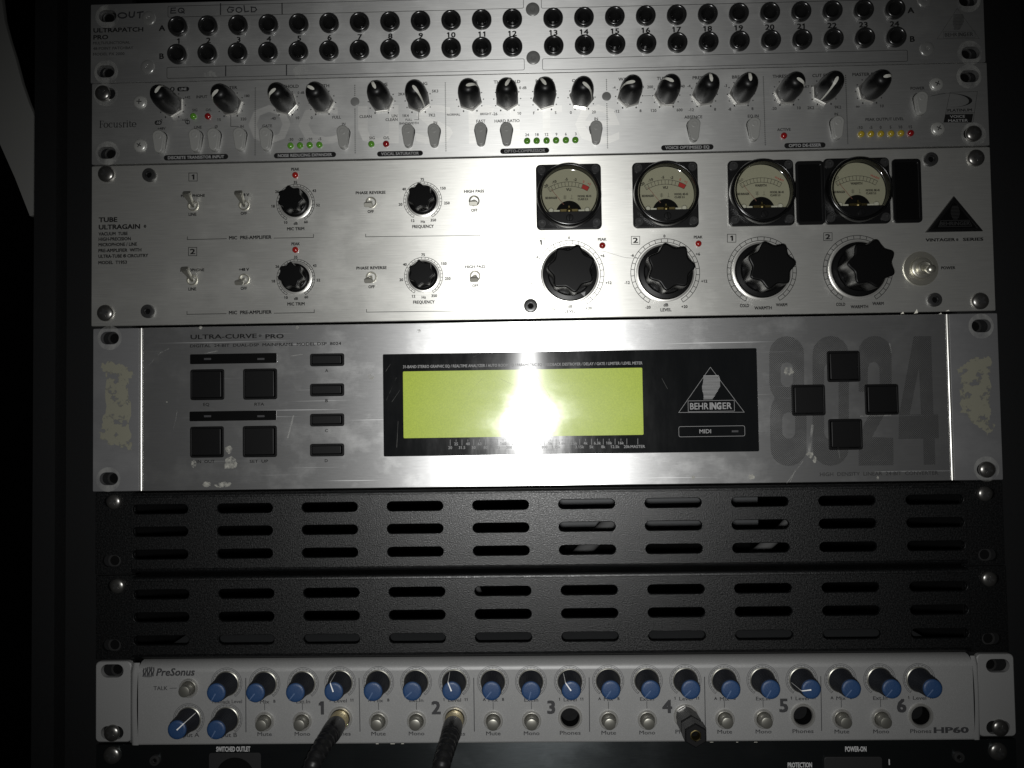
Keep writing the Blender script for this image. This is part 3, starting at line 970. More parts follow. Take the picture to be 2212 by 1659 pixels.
PILLS = [('B1', 1305, 938, 720, 60, 'DISCRETE TRANSISTOR INPUT'), ('B2', 555, 915, 692, 60, 'NOISE REDUCING EXPANDER'), ('B2', 1590, 898, 508, 58, 'VOCAL SATURATOR'),
         ('B3', 1012, 868, 540, 60, 'OPTO-COMPRESSOR'), ('B4', 985, 886, 572, 60, 'VOICE OPTIMISED EQ'), ('B5', 178, 855, 416, 55, 'OPTO DE-ESSER')]
for t, x, y, w, h, s in PILLS:
    wk = Ink('ink_silver', .12)
    px, pz = L(t, x, y)
    k = PXMM(t)
    ik.poly(slot(px, pz, w / k, h / k))
    wk.mm(s, px, pz, 32 / k if t != 'B5' else 30 / k, (w - 90) / k, bold=.012)
    wk.done('reversed_lettering', cs)
for x, y, w, s in ((1048, 197, 52, '0'), (1165, 196, 135, 'LINE'), (893, 562, 80, '-10'), (1215, 556, 54, '10')):
    px, pz = L('B1', x, y)
    k = PXMM('B1')
    ik.poly(slot(px, pz, w / k, 50 / k))
    wk = Ink('ink_silver', .12)
    wk.mm(s, px, pz, 27 / k, None, bold=.01)
    wk.done('reversed_lettering', cs)
# swoosh plate at the right end
pts_o, pts_i = [], []
for i in range(25):
    a = math.radians(108 - 200 * i / 24)
    w = 6 + 30 * math.sin(PI * (i / 24)) ** 2
    pts_o.append(L('B5', 1660 + 240 * math.cos(a) - (1 - i / 24) * 60, 397 - 72 * math.sin(a)))
    pts_i.append(L('B5', 1660 + (240 - w) * math.cos(a) - (1 - i / 24) * 60, 397 - (72 - w * .22) * math.sin(a)))
ik.add(([(x, y, 0) for x, y in pts_o + pts_i], [(i, i + 1, 25 + i + 1, 25 + i) for i in range(24)]))
ik.tl('B5', [(1455, 355), (1560, 335), (1600, 331)], 4)
ik.tl('B5', [(1648, 318), (1925, 310), (1880, 622), (1583, 622), (1648, 318)], 3)
ik.tl('B5', [(1605, 528), (1890, 525)], 3)
ik.poly([L('B5', *p) for p in ((1600, 541), (1882, 537), (1866, 622), (1584, 624))])
ik.t('B5', 'PLATINUM', 1745, 499, 28, 245, bold=.006)
ik.done('printed_lettering', cs)
wk = Ink('ink_silver', .12)
wk.t('B5', 'VOICE', 1722, 563, 26, 150, bold=.0)
wk.t('B5', 'MASTER', 1728, 604, 26, 198, bold=.0)
wk.done('reversed_lettering', cs)
# teardrop push buttons
def tear(s=1.0):
    pts = []
    for i in range(13):
        a = math.radians(-10 + 200 * i / 12)
        pts.append((3.25 * s * math.cos(a), 2.9 + 3.1 * s * math.sin(a)))
    for i in range(9):
        a = math.radians(195 + 150 * i / 8)
        pts.append((2.05 * s * math.cos(a), -3.9 + 2.05 * s * math.sin(a)))
    return pts
btn_me = mesh_prism('push_button', [tear(.84)], -2, 3.6, 'button_grey_plastic', .55, 3, 60)
btn_gap = mesh_prism('button_well', [tear(1.13)], 0, .05, 'deep_black')
dim_me = mesh_lathe('finger_dimple', [(1.7, 3.60), (1.55, 3.72), (1.2, 3.66), (.6, 3.62), (0, 3.61)], 'button_grey_plastic', 24, 60)
for t, x, y in (('B1', 922, 782), ('B1', 1314, 768), ('B1', 1514, 760), ('B1', 1793, 754), ('B1', 2074, 750), ('B2', 979, 732), ('B2', 1683, 716), ('B2', 1964, 712),
                ('B3', 535, 700), ('B3', 815, 697), ('B3', 1787, 680), ('B4', 1050, 708), ('B4', 1702, 700), ('B5', 494, 688), ('B5', 1338, 442)):
    px, pz = L(t, x, y)
    o = link('push_button', btn_me, cs, (px, pz, 0))
    sub('button_well', btn_gap, o)
    sub('finger_dimple', dim_me, o, (0, 2.6, 0))
def led_mesh(name, material, r=1.75):
    return mesh_lathe(name, [(r, 0)] + [(r * math.cos(a * PI / 12), .6 + r * .75 * math.sin(a * PI / 12)) for a in range(6)] + [(0, .6 + r * .75)], material, 24, 60)
lg, lr, ly = led_mesh('indicator_light', 'led_green'), led_mesh('indicator_light', 'led_red'), led_mesh('indicator_light', 'led_yellow')
for t, x, y, me in ([('B1', 1280, 495, lg), ('B1', 1438, 495, lr), ('B2', 1280, 797, lg), ('B2', 1440, 795, lr), ('B4', 2033, 762, lr), ('B5', 1245, 734, lr)]
                    + [('B2', x, y, lg) for x, y in ((402, 815), (505, 812), (610, 808), (715, 805))]
                    + [('B3', x, 763 - (x - 1038) * .02, lg) for x in (1038, 1142, 1250, 1353, 1460, 1563)]
                    + [('B5', x, y, ly) for x, y in ((745, 743), (842, 741), (943, 740), (1046, 738), (1147, 735))]):
    px, pz = L(t, x, y)
    link('indicator_light', me, cs, (px, pz, 0))
for t, x, y in (('B1', 697, 340), ('B1', 697, 812), ('B5', 1510, 237), ('B5', 1525, 687)):
    px, pz = L(t, x, y)
    screw(cs, px, pz, 3.5, 'screw_steel', 0, random.uniform(-.7, .7), 1.5, 'panel_screw')
for t, x, y in (('B2', 1100, 333), ('B3', 1903, 275)):
    px, pz = L(t, x, y)
    link('blind_rivet', mesh_lathe('blind_rivet', [(2.45, 0), (2.4, .2), (2.1, .3), (0, .32)], 'rivet_grey', 24, 40), cs, (px, pz, 0))

# ================================================================== tube preamplifier
x0, x1, z0, z1 = RECT['tube']
tp = thing('tube_preamplifier', 'brushed silver tube preamplifier with four needle meters and star shaped knobs', 'preamplifier', (0, z0, 0))
holes = []
METERS = [('C3', 500, 443, 'VU'), ('C3', 1453, 426, 'VU'), ('C4', 368, 350, 'WARMTH'), ('C4', 1084, 338, 'WARMTH')]
MZ = sum(L(t, x, y)[1] for t, x, y, k in METERS) / 4
MX = [L(t, x, y)[0] for t, x, y, k in METERS]
for x in MX:
    holes.append(circ(x, MZ, 15.6, 40))
WINS = [(L('C4', 622, 0)[0], L('C4', 836, 0)[0]), (L('C4', 1345, 0)[0], L('C4', 1563, 0)[0])]
panel_rect(x0, x1, z0, z1, holes, 'tube_aluminium', tp)
for t, x, y in (('C1', 178, 190), ('C1', 170, 1400), ('C4', 1984, 82), ('C4', 2016, 1155)):
    px, pz = L(t, x, y)
    screw(tp, px, pz, 4.5, 'dark_screw', 0, random.uniform(-.8, .8), 2.4)
for t, x, y in (('C1', 555, 202), ('C1', 543, 1387), ('C2', 2013, 1433), ('C4', 1643, 95), ('C4', 1672, 1147)):
    px, pz = L(t, x, y)
    screw(tp, px, pz, 3.65, 'black_bolt', 0, random.uniform(0, 1), 2.2, 'socket_bolt', 'hex')
# toggles
bush = mesh_lathe('toggle_switch', [(2.95, 0), (2.95, .7), (2.7, 1.0), (2.3, 1.0), (2.1, .2), (2.0, -3), (0, -3.1)], 'nickel', 28, 35)
def rr2(w, h, z, y=0, n=3):
    return [(px, py + y, z) for px, py in rrect(-w / 2, -h / 2, w / 2, h / 2, min(w, h) * .35, n)]
lev_me = to_mesh('lever', *loft([rr2(1.7, 1.7, -1), rr2(2.2, 1.9, 2), rr2(3.4, 2.2, 5.5), rr2(4.5, 2.5, 8.2), rr2(4.6, 2.4, 8.9), rr2(4.2, 2.0, 9.3)]), 'worn_nickel', 40)
for t, x, y, up, tw in (('C1', 930, 465, 1, -.1), ('C1', 1375, 460, 1, -.12), ('C1', 922, 1112, 1, -.25), ('C1', 1375, 1105, 0, 0),
                        ('C2', 525, 468, 0, 0), ('C2', 1487, 455, 0, 0), ('C2', 527, 1165, 0, 0), ('C2', 1495, 1155, 0, 0)):
    px, pz = L(t, x, y)
    o = link('toggle_switch', bush, tp, (px, pz, 0))
    lv = sub('lever', lev_me, o)
    lv.rotation_euler = (math.radians(-33 if up else 22), 0, tw * .6)
# knobs
def star(r, amp, n=210):
    """seven narrow points with wide scallops between"""
    pts = []
    for i in range(n):
        a = 2 * PI * i / n
        sn = math.sqrt(math.sin(3.5 * a) ** 2 + .035)
        w = r * (1 - amp * (sn - .187) / .83)
        pts.append((w * math.sin(a), w * math.cos(a)))
    return pts
def star_knob(rb, rs, h, hs, bev):
    base = mesh_lathe('star_knob', [(rb, .4), (rb, 1.8), (rb - .5, 2.3), (rs - .4, 2.6), (rs - .6, hs - .3), (rs - 1.0, hs), (rs * .6, hs + .1), (0, hs + .1)], 'knob_black_plastic', 64, 35)
    grip = mesh_prism('grip', [star(rs + .3 - bev, .21)], hs, h, 'knob_black_plastic', bev, 4, 60)
    ringm = mesh_lathe('backing_ring', [(rb + 1.0, 0), (rb + 1.0, .35), (rb + .6, .5), (rb - 1, .5)], 'chrome', 64, 35)
    return base, grip, ringm
big = star_knob(14.5, 12.2, 18.6, 4.2, .9)
small = star_knob(7.7, 6.6, 10.5, 3.2, .5)
ik = Ink('ink_black')
def scale_ring(cx, cz, r0, r1, nseg, w):
    ik.ring(cx, cz, r1 - w / 2, r1 + w / 2, -150, 150, 90)
    ik.ring(cx, cz, r0 - w / 2, r0 + w / 2, -150, 150, 90)
    for i in range(nseg + 1):
        a = math.radians(-150 + 300 * i / nseg)
        ik.line([(cx + r0 * math.sin(a), cz + r0 * math.cos(a)), (cx + r1 * math.sin(a), cz + r1 * math.cos(a))], w)
BIGK = [('C3', 511, 1208, 17.6), ('C3', 1456, 1192, -13.5), ('C4', 380, 929, -17), ('C4', 1102, 919, 13)]
for i, (t, x, y, a) in enumerate(BIGK):
    px, pz = L(t, x, y)
    o = link('star_knob', big[0], tp, (px, pz, 0))
    sub('grip', big[1], o, (0, 0, 0), math.radians(a))
    sub('backing_ring', big[2], o)
    scale_ring(px, pz, 16.4, 18.3, 27, .3)
    if i < 2:
        for s, dx, dz in (('0', 0, 19.7), ('-6', -17.3, 9.7), ('+6', 17.6, 9.7), ('-12', -20.3, -4.9), ('+12', 20.6, -4.9), ('-20', -9.5, -18.3), ('+20', 9.8, -18.3)):
            ik.mm(s, px + dx, pz + dz, 1.45, None, bold=.02)
        ik.mm('dB', px, pz - 17.2, 1.6, None, bold=.02)
        ik.mm('LEVEL', px, pz - 19.8, 1.6, 5.9, bold=.02)
        tri = to_mesh('index_mark', [(0, 0, 0), (2.4, .9, 0), (1.9, -1.9, 0)], [(0, 2, 1)], 'ink_silver', 0)
        if i == 0:
            sub('index_mark', tri, o, (5.6, -10.6, 2.85))
    else:
        ik.mm('COLD', px - 9.6, pz - 18.3, 1.6, 4.8, bold=.02)
        ik.mm('WARM', px + 10, pz - 18.2, 1.6, 6.0, bold=.02)
        ik.mm('WARMTH', px + .2, pz - 19.7, 1.6, 9.2, bold=.02)
for t, x, y, a, kind in (('C1', 1822, 443, -8.5, 0), ('C1', 1825, 1096, 0, 0), ('C2', 1006, 452, -6, 1), ('C2', 1014, 1156, -10, 1)):
    px, pz = L(t, x, y)
    o = link('star_knob', small[0], tp, (px, pz, 0))
    sub('grip', small[1], o, (0, 0, 0), math.radians(a))
    sub('backing_ring', small[2], o)
    scale_ring(px, pz, 9.2, 10.3, 27, .24)
    lab = (('35', 0, 11.4), ('26', -10.0, 6.5), ('43', 10.2, 6.6), ('18', -12.2, -1.4), ('52', 12.2, -1.3), ('10', -5.4, -10.4), ('60', 5.6, -10.3), ('dB', 0, -11)) if kind == 0 else \
          (('75', -.1, 11.6), ('40', -10.0, 6.5), ('150', 11.0, 6.6), ('20', -12.0, -1.7), ('250', 13.0, -1.5), ('12', -5.5, -10.7), ('350', 5.6, -10.6), ('Hz', 0, -11.3))
    for s, dx, dz in lab:
        ik.mm(s, px + dx, pz + dz, 1.4, None, bold=.02)
    ik.mm('MIC TRIM' if kind == 0 else 'FREQUENCY', px, pz - 13.9, 1.6, 9.4 if kind == 0 else 11.6, bold=.02)
for t, s, x, y, h, w, al in (('C1', 'TUBE', 108, 588, 40, 168, 'L'), ('C1', 'ULTRAGAIN', 108, 652, 40, 372, 'L'), ('C1', '\u00ae', 500, 645, 24, 24, 'L'),
                             ('C1', 'VACUUM  TUBE', 107, 711, 28, 262, 'L'), ('C1', 'HIGH-PRECISION', 107, 757, 28, 290, 'L'), ('C1', 'MICROPHONE / LINE', 106, 805, 28, 346, 'L'),
                             ('C1', 'PRE-AMPLIFIER  WITH', 105, 856, 28, 386, 'L'), ('C1', 'ULTRA-TUBE \u00ae CIRCUITRY', 105, 906, 28, 446, 'L'), ('C1', 'MODEL  T1953', 105, 961, 28, 256, 'L'),
                             ('C1', 'MICROPHONE', 928, 378, 24, 214, 'C'), ('C1', 'LINE', 925, 540, 25, 70, 'C'), ('C1', '+48 V', 1374, 370, 25, 90, 'C'), ('C1', 'OFF', 1372, 531, 25, 57, 'C'),
                             ('C1', 'MICROPHONE', 923, 1025, 24, 214, 'C'), ('C1', 'LINE', 923, 1190, 25, 70, 'C'), ('C1', '+48 V', 1373, 1020, 25, 90, 'C'), ('C1', 'OFF', 1372, 1184, 25, 57, 'C'),
                             ('C1', 'PEAK', 1820, 147, 24, 73, 'C'), ('C1', 'PEAK', 1823, 797, 24, 75, 'C'), ('C1', 'MIC  PRE-AMPLIFIER', 1428, 741, 29, 378, 'C'), ('C1', 'MIC  PRE-AMPLIFIER', 1428, 1393, 29, 380, 'C'),
                             ('C2', 'PHASE REVERSE', 520, 376, 26, 284, 'C'), ('C2', 'OFF', 521, 552, 27, 60, 'C'), ('C2', 'HIGH PASS', 1486, 363, 26, 190, 'C'), ('C2', 'OFF', 1488, 540, 27, 60, 'C'),
                             ('C2', 'PHASE REVERSE', 528, 1078, 26, 286, 'C'), ('C2', 'OFF', 529, 1254, 27, 60, 'C'), ('C2', 'HIGH PASS', 1495, 1067, 26, 190, 'C'), ('C2', 'OFF', 1497, 1243, 27, 60, 'C'),
                             ('C3', 'PEAK', 832, 861, 26, 87, 'C'), ('C3', 'PEAK', 1782, 839, 26, 87, 'C'), ('C4', 'VINTAGER', 1610, 697, 22, 218, 'L'), ('C4', '\u00ae', 1848, 694, 18, 18, 'C'), ('C4', 'SERIES', 1890, 692, 22, 152, 'L'),
                             ('C4', 'POWER', 1780, 905, 20, 105, 'C')):
    ik.t(t, s, x, y, h, w, align=al, bold=.022)
for t, pts in (('C1', [(880, 735), (880, 760), (1220, 752)]), ('C1', [(1635, 747), (1979, 741), (1979, 715)]), ('C1', [(877, 1386), (877, 1411), (1218, 1405)]), ('C1', [(1637, 1401), (1985, 1395), (1985, 1370)]),
               ('C2', [(474, 762), (474, 788), (1541, 775), (1541, 748)]), ('C2', [(482, 1465), (482, 1491), (1550, 1478), (1550, 1452)])):
    ik.tl(t, pts, 5)
for t, s, x0_, y0_, x1_, y1_ in (('C1', '1', 893, 180, 966, 250), ('C1', '2', 890, 828, 962, 900), ('C3', '1', 183, 853, 262, 930), ('C3', '2', 1121, 831, 1204, 910), ('C4', '1', 122, 653, 186, 713), ('C4', '2', 845, 642, 908, 701)):
    ik.tl(t, [(x0_, y0_), (x1_, y0_), (x1_, y1_), (x0_, y1_)], 5 if t != 'C4' else 4, True)
    ik.t(t, s, (x0_ + x1_) / 2, (y0_ + y1_) / 2, (y1_ - y0_) * .62, None, wide=1.5, bold=.012)
ik.done('printed_lettering', tp)
pk = led_mesh('peak_light', 'lens_red', 1.7)
for t, x, y in (('C1', 1822, 200), ('C1', 1823, 850), ('C3', 833, 923), ('C3', 1783, 905)):
    px, pz = L(t, x, y)
    link('peak_light', pk, tp, (px, pz, 0))
# needle meters
bev = .5
flange = mesh_prism('needle_meter', [rrect(-17.4 + bev, -17.6 + bev, 17.4 - bev, 17.6 - bev, 2.0), circ(0, 0, 15.3 + bev, 48)[::-1]], 0, 2.2, 'meter_black_plastic', bev, 2, 40)
bezel = mesh_lathe('bezel', [(17.0, 1.5), (17.2, 3.0), (17.2, 5.2), (17.0, 6.4), (16.6, 7.3), (15.9, 7.8), (15.5, 7.7), (15.25, 7.2), (15.2, 3.0)], 'bezel_black_plastic', 72, 50)
cap_pts = [(15.1 * math.cos(math.radians(a)), 15.1 * math.sin(math.radians(a))) for a in [-180 + 38 + (180 - 76) * i / 24 for i in range(25)]]
lower = mesh_prism('lower_cover', [cap_pts], 2.5, 7.0, 'meter_black_plastic', .1, 1, 40)
ysp = 15.1 * math.sin(math.radians(-38))
adj = mesh_lathe('zero_screw', [(1.9, 6.9), (1.9, 7.5), (1.6, 7.8), (0, 7.9)], 'satin_black_plastic', 24, 40)
adjs = to_mesh('screw_slot', *box(-.25, .25, -1.8, 1.8, 7.6, 7.96), 'deep_black', 0)
dial = mesh_prism('dial', [circ(0, 0, 15.15, 48)], 1.0, 1.6, 'dial_cream')
gprof = [(15.15, 7.6), (14.95, 7.0), (14.5, 6.4), (13.9, 6.0), (13.1, 5.75), (12.2, 5.65), (0, 5.6)]
glass = mesh_lathe('glass', [(max(r, 0), z) for r, z in gprof], 'dial_glass', 48, 80)
half_pts = [(7.0 * math.cos(math.radians(a)), ysp + .2 + 7.0 * math.sin(math.radians(a))) for a in range(0, 181, 9)]
movement = mesh_prism('movement_cutout', [half_pts], 1.4, 1.75, 'deep_black')
yoke = to_mesh('movement_yoke', *merge(box(-4.6, 4.6, ysp + .1, ysp + 2.3, 1.9, 3.2), shift(lathe([(1.5, 3.0), (1.5, 4.0), (.9, 4.6), (0, 4.8)], 16), 0, ysp + 1.4, 0), box(-.35, .35, ysp + 2.2, ysp + 4.2, 2.0, 2.9)), 'brass', 40)
clip_me = to_mesh('clear_clip', *merge(shift(lathe([(1.6, 1.7), (1.6, 3.0), (1.0, 3.8), (0, 4.0)], 16), -9.6, ysp + 1.7, 0), shift(lathe([(1.6, 1.7), (1.6, 3.0), (1.0, 3.8), (0, 4.0)], 16), 9.6, ysp + 1.7, 0),
                                     box(-8, -5.0, ysp + .3, ysp + 2.0, 1.8, 2.8), box(5.0, 8, ysp + .3, ysp + 2.0, 1.8, 2.8)), 'clear_plastic', 40)
needle_end, needle_base = (-9.4, 4.2), (-2.7, -4.4)
needle = to_mesh('needle', *tube([(needle_base[0], needle_base[1], 2.3), (needle_end[0], needle_end[1], 2.3)], .13, 6), 'needle_brown', 40)
for i, (t, x, y, kind) in enumerate(METERS):
    m_ = link('needle_meter', flange, tp, (MX[i], MZ, 0))
    for me in (bezel, lower, dial, movement, yoke, clip_me, needle, glass):
        sub(me.name.split('.')[0], me, m_)
    sub('zero_screw', adj, m_, (0, -12.6, 0))
    sub('screw_slot', adjs, m_, (0, -12.6, 0), math.radians([5, -8, -30, -12][i]))
    ik = Ink('ink_dial', 1.68)
    rk = Ink('ink_red', 1.68)
    ca = (0, -13.5)
    def arcp(r, a):
        a = math.radians(a)
        return (ca[0] + r * math.sin(a), ca[1] + r * math.cos(a))
    R0, R1, AM = 19.2, 21.6, 31
    ik.line([arcp(R0, -AM + 2 * AM * k / 30) for k in range(31)], .24)
    ik.line([arcp(R1, -AM + 2 * AM * k / 30) for k in range(31)], .24)
    nseg = 12
    for k in range(nseg + 1):
        a = -AM + 2 * AM * k / nseg
        ik.line([arcp(R0, a), arcp(R1, a)], .22)
    ik.line([arcp(R0, -AM + 1.6), arcp(R1, -AM + 1.6)], .13)
    if kind == 'VU':
        rk.poly([arcp(R0, AM - 10 + k) for k in range(11)] + [arcp(R1, AM - k) for k in range(11)])
        for s, a in (('-20', -32), ('-10', -19.5), ('-5', -3), ('-2', 9)):
            px, pz = arcp(23.0, a)
            ik.mm(s, px, pz, 1.35, None, bold=.03, rot=math.radians(-a))
        for s, a in (('0', 20.5), ('+2', 28.5)):
            px, pz = arcp(23.0, a)
            rk.mm(s, px, pz, 1.2, None, bold=0, rot=math.radians(-a))
        ik.mm('VU', 0, 3.9, 1.4, None, bold=.03)
    else:
        px, pz = arcp(23.0, -29)
        ik.mm('COLD', px, pz, 1.2, 4.2, bold=0, rot=math.radians(29))
        px, pz = arcp(23.0, 25)
        rk.mm('WARM', px, pz, 1.1, 5, bold=-.004, rot=math.radians(-25))
        ik.mm('WARMTH', 0, 4.0, 1.25, 6.2, bold=.03)
    ik.mm('BEHRINGER', -9.3, -.4, 1.1, 6.4, bold=.035)
    ik.mm('MODEL BE-45', 8.4, .2, 1.05, 7.3, bold=.035)
    ik.mm('CLASS 2.5', 7.5, -1.4, 1.05, 5.4, bold=.035)
    for k in range(4):
        ik.line([(-2.8, .5 - .45 * k), (-1.3, .5 - .45 * k)], .14)
    ik.line([(-2.05, 1.0), (-2.05, -1.4)], .16)
    ik.line([(1.6, .9), (1.6, -1.1)], .16)
    ik.line([(.9, -1.15), (2.3, -1.15)], .16)
    for q, nm in ((ik, 'dial_print'), (rk, 'red_dial_print')):
        if q.V:
            sub(nm, to_mesh(nm, q.V, q.F, q.m, 0), m_)
    for dx in (-14.4, 14.4):
        for dz in (-14.4, 14.4):
            key = 'meter_bolt'
            if key not in SCREW:
                SCREW[key] = mesh_lathe('meter_bolt', [(2.3, 2.1), (2.3, 3.2), (2.05, 3.5), (1.3, 3.5), (1.2, 2.7), (0, 2.6)], 'black_bolt', 20, 35)
            sub('meter_bolt', SCREW[key], m_, (dx, dz, 0))
for (xa, xb), dz in zip(WINS, (0, 0)):
    w = xb - xa
    o = link('tube_window', mesh_prism('tube_window', [rrect(.3, -16.8, w - .3, 16.8, 1.8), rrect(1.5, -15.4, w - 1.5, 15.4, 1.0)[::-1]], 0, 1.3, 'meter_black_plastic', .3, 2, 40), tp, (xa, MZ - .3, 0))
    sub('window_pane', mesh_prism('window_pane', [rrect(1.0, -15.9, w - 1.0, 15.9, .8)], .1, .5, 'gloss_black_plastic'), o)
# power toggle
px, pz = L('C4', 1572, 912)
o = link('power_toggle', mesh_lathe('power_toggle', [(9.1, 0), (9.1, .7), (8.7, 1.1), (6.4, 1.2), (6.2, 1.0), (5.7, 1.0), (5.5, 2.6), (4.6, 3.0), (3.4, 3.0), (3.3, 5.0), (2.8, 5.4), (2.2, 5.2), (0, 5.0)], 'nickel', 48, 30), tp, (px, pz, 0))
sub('lever', to_mesh('lever', *tube([(0, 0, 3), (0, -.8, 6), (.1, -1.6, 8.6), (.1, -2.2, 10.6), (.1, -2.6, 11.8), (.1, -2.8, 12.6), (.1, -2.85, 12.9)], [1.7, 1.8, 2.1, 2.4, 2.3, 1.5, .3], 20), 'nickel', 50), o)
# triangular badge
a, b_, c = L('C4', 1812, 384), L('C4', 1618, 633), L('C4', 2014, 626)
cx, cz = (a[0] + b_[0] + c[0]) / 3, (a[1] + b_[1] + c[1]) / 3
tri = [(p[0] - cx, p[1] - cz) for p in (a, b_, c)]
zb_ = (tri[1][1] + tri[2][1]) / 2
tri[1] = (tri[1][0], zb_); tri[2] = (tri[2][0], zb_)
inn = [(x * .84, y * .84) for x, y in tri]
bd = link('maker_badge', mesh_prism('maker_badge', [tri], 0, 2.0, 'gloss_black_plastic', .55, 2, 40), tp, (cx, cz, 0))
sub('badge_rim', mesh_prism('badge_rim', [tri, inn[::-1]], 1.9, 2.4, 'satin_black_plastic', .15, 1, 40), bd)
w_ = -zb_
lt = text_vf('BEHRINGER', .01)
q = Ink('satin_black_plastic', 2.2)
q.mm('BEHRINGER', 0, zb_ + 3.6, 1.9, 15.5, bold=.01)
q.line([(-8.6, zb_ + 2.0), (8.6, zb_ + 2.0), (7.4, zb_ + 5.2), (-7.4, zb_ + 5.2)], .3, True)
for k in range(10):
    hw = 2.2 * math.sin(PI * (k + 1) / 11.5) ** .6
    q.line([(.3 - hw, zb_ + 6 + k * .75), (.3 + hw, zb_ + 6 + k * .75)], .36)
sub('embossed_mark', to_mesh('embossed_mark', q.V, q.F, 'worn_nickel' if False else 'black_bolt', 0), bd)
# nicks along the lower edge
ik = Ink('residue_white', .03)
for t, x, y, w, h in (('C4', 1435, 1243, 26, 18), ('C4', 1538, 1232, 30, 34), ('C4', 1720, 1248, 24, 10), ('C4', 1775, 1225, 30, 10)):
    bx, bz = L(t, x, y)
    k = PXMM(t)
    ik.poly([(bx - w / k / 2, bz - h / k / 2), (bx + w / k / 2, bz - h / k / 3), (bx + w / k / 4, bz + h / k / 2)])
ik.done('edge_nicks', tp)

# ================================================================== digital equalizer
x0, x1, z0, z1 = RECT['curve']
dq = thing('digital_equalizer', 'worn aluminium digital equalizer with wide green display and big halftone digits', 'equalizer', (0, z0, 0))
XE1 = L('D1', 432, 700)[0]
XE2 = (L('D3', 1848, 100)[0] + L('D3', 1885, 1000)[0]) / 2
eh = ears(dq, None, [('D1', 185, 183, None, 1.2), ('D1', 178, 1297, None, 1.4), ('D3', 2060, 68, None, -2.0), ('D3', 2092, 962, 'dark_screw', -.2)], 10.0, 6.8)
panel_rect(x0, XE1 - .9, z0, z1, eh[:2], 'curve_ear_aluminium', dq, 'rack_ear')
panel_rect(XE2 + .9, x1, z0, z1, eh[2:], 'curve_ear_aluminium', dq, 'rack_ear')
BTN = []
def tb(t, xa, ya, xb, yb):
    (ax, az), (bx, bz) = L(t, xa, ya), L(t, xb, yb)
    return (min(ax, bx), max(ax, bx), min(az, bz), max(az, bz))
for q in (('D1', 822, 432, 1093, 672), ('D1', 1240, 427, 1512, 668), ('D1', 820, 885, 1090, 1128), ('D1', 1237, 880, 1510, 1125)):
    BTN.append((tb(*q), 'L'))
for y in (307, 545, 783, 1021):
    BTN.append((tb('D1', 1770, y, 2043, y + 97), 'L'))
for q in (('D3', 1097, 225, 1310, 415), ('D3', 877, 435, 1093, 625), ('D3', 1332, 432, 1550, 620), ('D3', 1106, 648, 1325, 838)):
    BTN.append((tb(*q), 'R'))
holes = [rrect(a, c, b_, d, 1.2, 3) for (a, b_, c, d), s in BTN]
WIN = (L('D2', 127, 540)[0], (L('D3', 665, 300)[0] + L('D3', 678, 850)[0]) / 2, (L('D2', 127, 907)[1] + L('D3', 678, 858)[1]) / 2, (L('D2', 127, 168)[1] + L('D3', 662, 212)[1]) / 2)
holes.append(rrect(WIN[0], WIN[2], WIN[1], WIN[3], .6, 2))
panel_rect(XE1 + .9, XE2 - .9, z0, z1, holes, 'curve_aluminium', dq)
for xr in (XE1, XE2):
    n = 10
    ring_pts = [(.95 * math.cos(PI * i / n), .75 * math.sin(PI * i / n)) for i in range(n + 1)]
    V = [(px, 0, pz - .25) for px, pz in ring_pts] + [(px, z1 - z0 - .4, pz - .25) for px, pz in ring_pts]
    Fc = [(i, i + 1, n + 2 + i, n + 1 + i) for i in range(n)]
    me = to_mesh('ridge', V, Fc, 'chrome', 60)
    link('ridge', me, dq, (xr, z0 + .2, 0))
    cab_me = to_mesh('ridge_backing', *box(-1.2, 1.2, 0, z1 - z0, -3, -.4), 'deep_black', 0)
    link('ridge_backing', cab_me, dq, (xr, z0, 0))
for (a, b_, c, d), side in BTN:
    w, h = b_ - a, d - c
    fr = mesh_prism('button_frame', [rrect(.35, .35, w - .35, h - .35, .9, 3), rrect(.95, .95, w - .95, h - .95, .6, 3)[::-1]], -2.5, .15, 'button_black_plastic', .12, 2, 40)
    o = link('push_button', fr, dq, (a, c, 0))
    ins = .75
    sh = .3 if side == 'L' else -.3
    cp = mesh_prism('button_cap', [rrect(1.25 + ins - sh - .25, 1.2 + .45, w - 1.25 - ins - sh + .25, h - 1.2 - .25, .4, 3)], -3, .25, 'button_black_plastic', .45, 3, 50)
    sub('button_cap', cp, o)
    bk = to_mesh('button_well', *box(.3, w - .3, .3, h - .3, -5, -3.5), 'deep_black', 0)
    sub('button_well', bk, o)
for q, ys in (((822, 312, 1510, 380), 346), ((818, 765, 1507, 833), 799)):
    a, b_, c, d = tb('D1', *q)
    o = link('indicator_strip', mesh_prism('indicator_strip', [rrect(.1, .1, b_ - a - .1, d - c - .1, .5, 3)], 0, .35, 'gloss_black_plastic', .08, 1, 40), dq, (a, c, 0))
    for xs in (962, 1384):
        ex, ez = L('D1', xs, ys + 3)
        sub('indicator_light', to_mesh('indicator_light', *box(-1.9, 1.9, -.5, .5, .34, .42), 'ink_grey', 0), o, (ex - a, ez - c, 0))
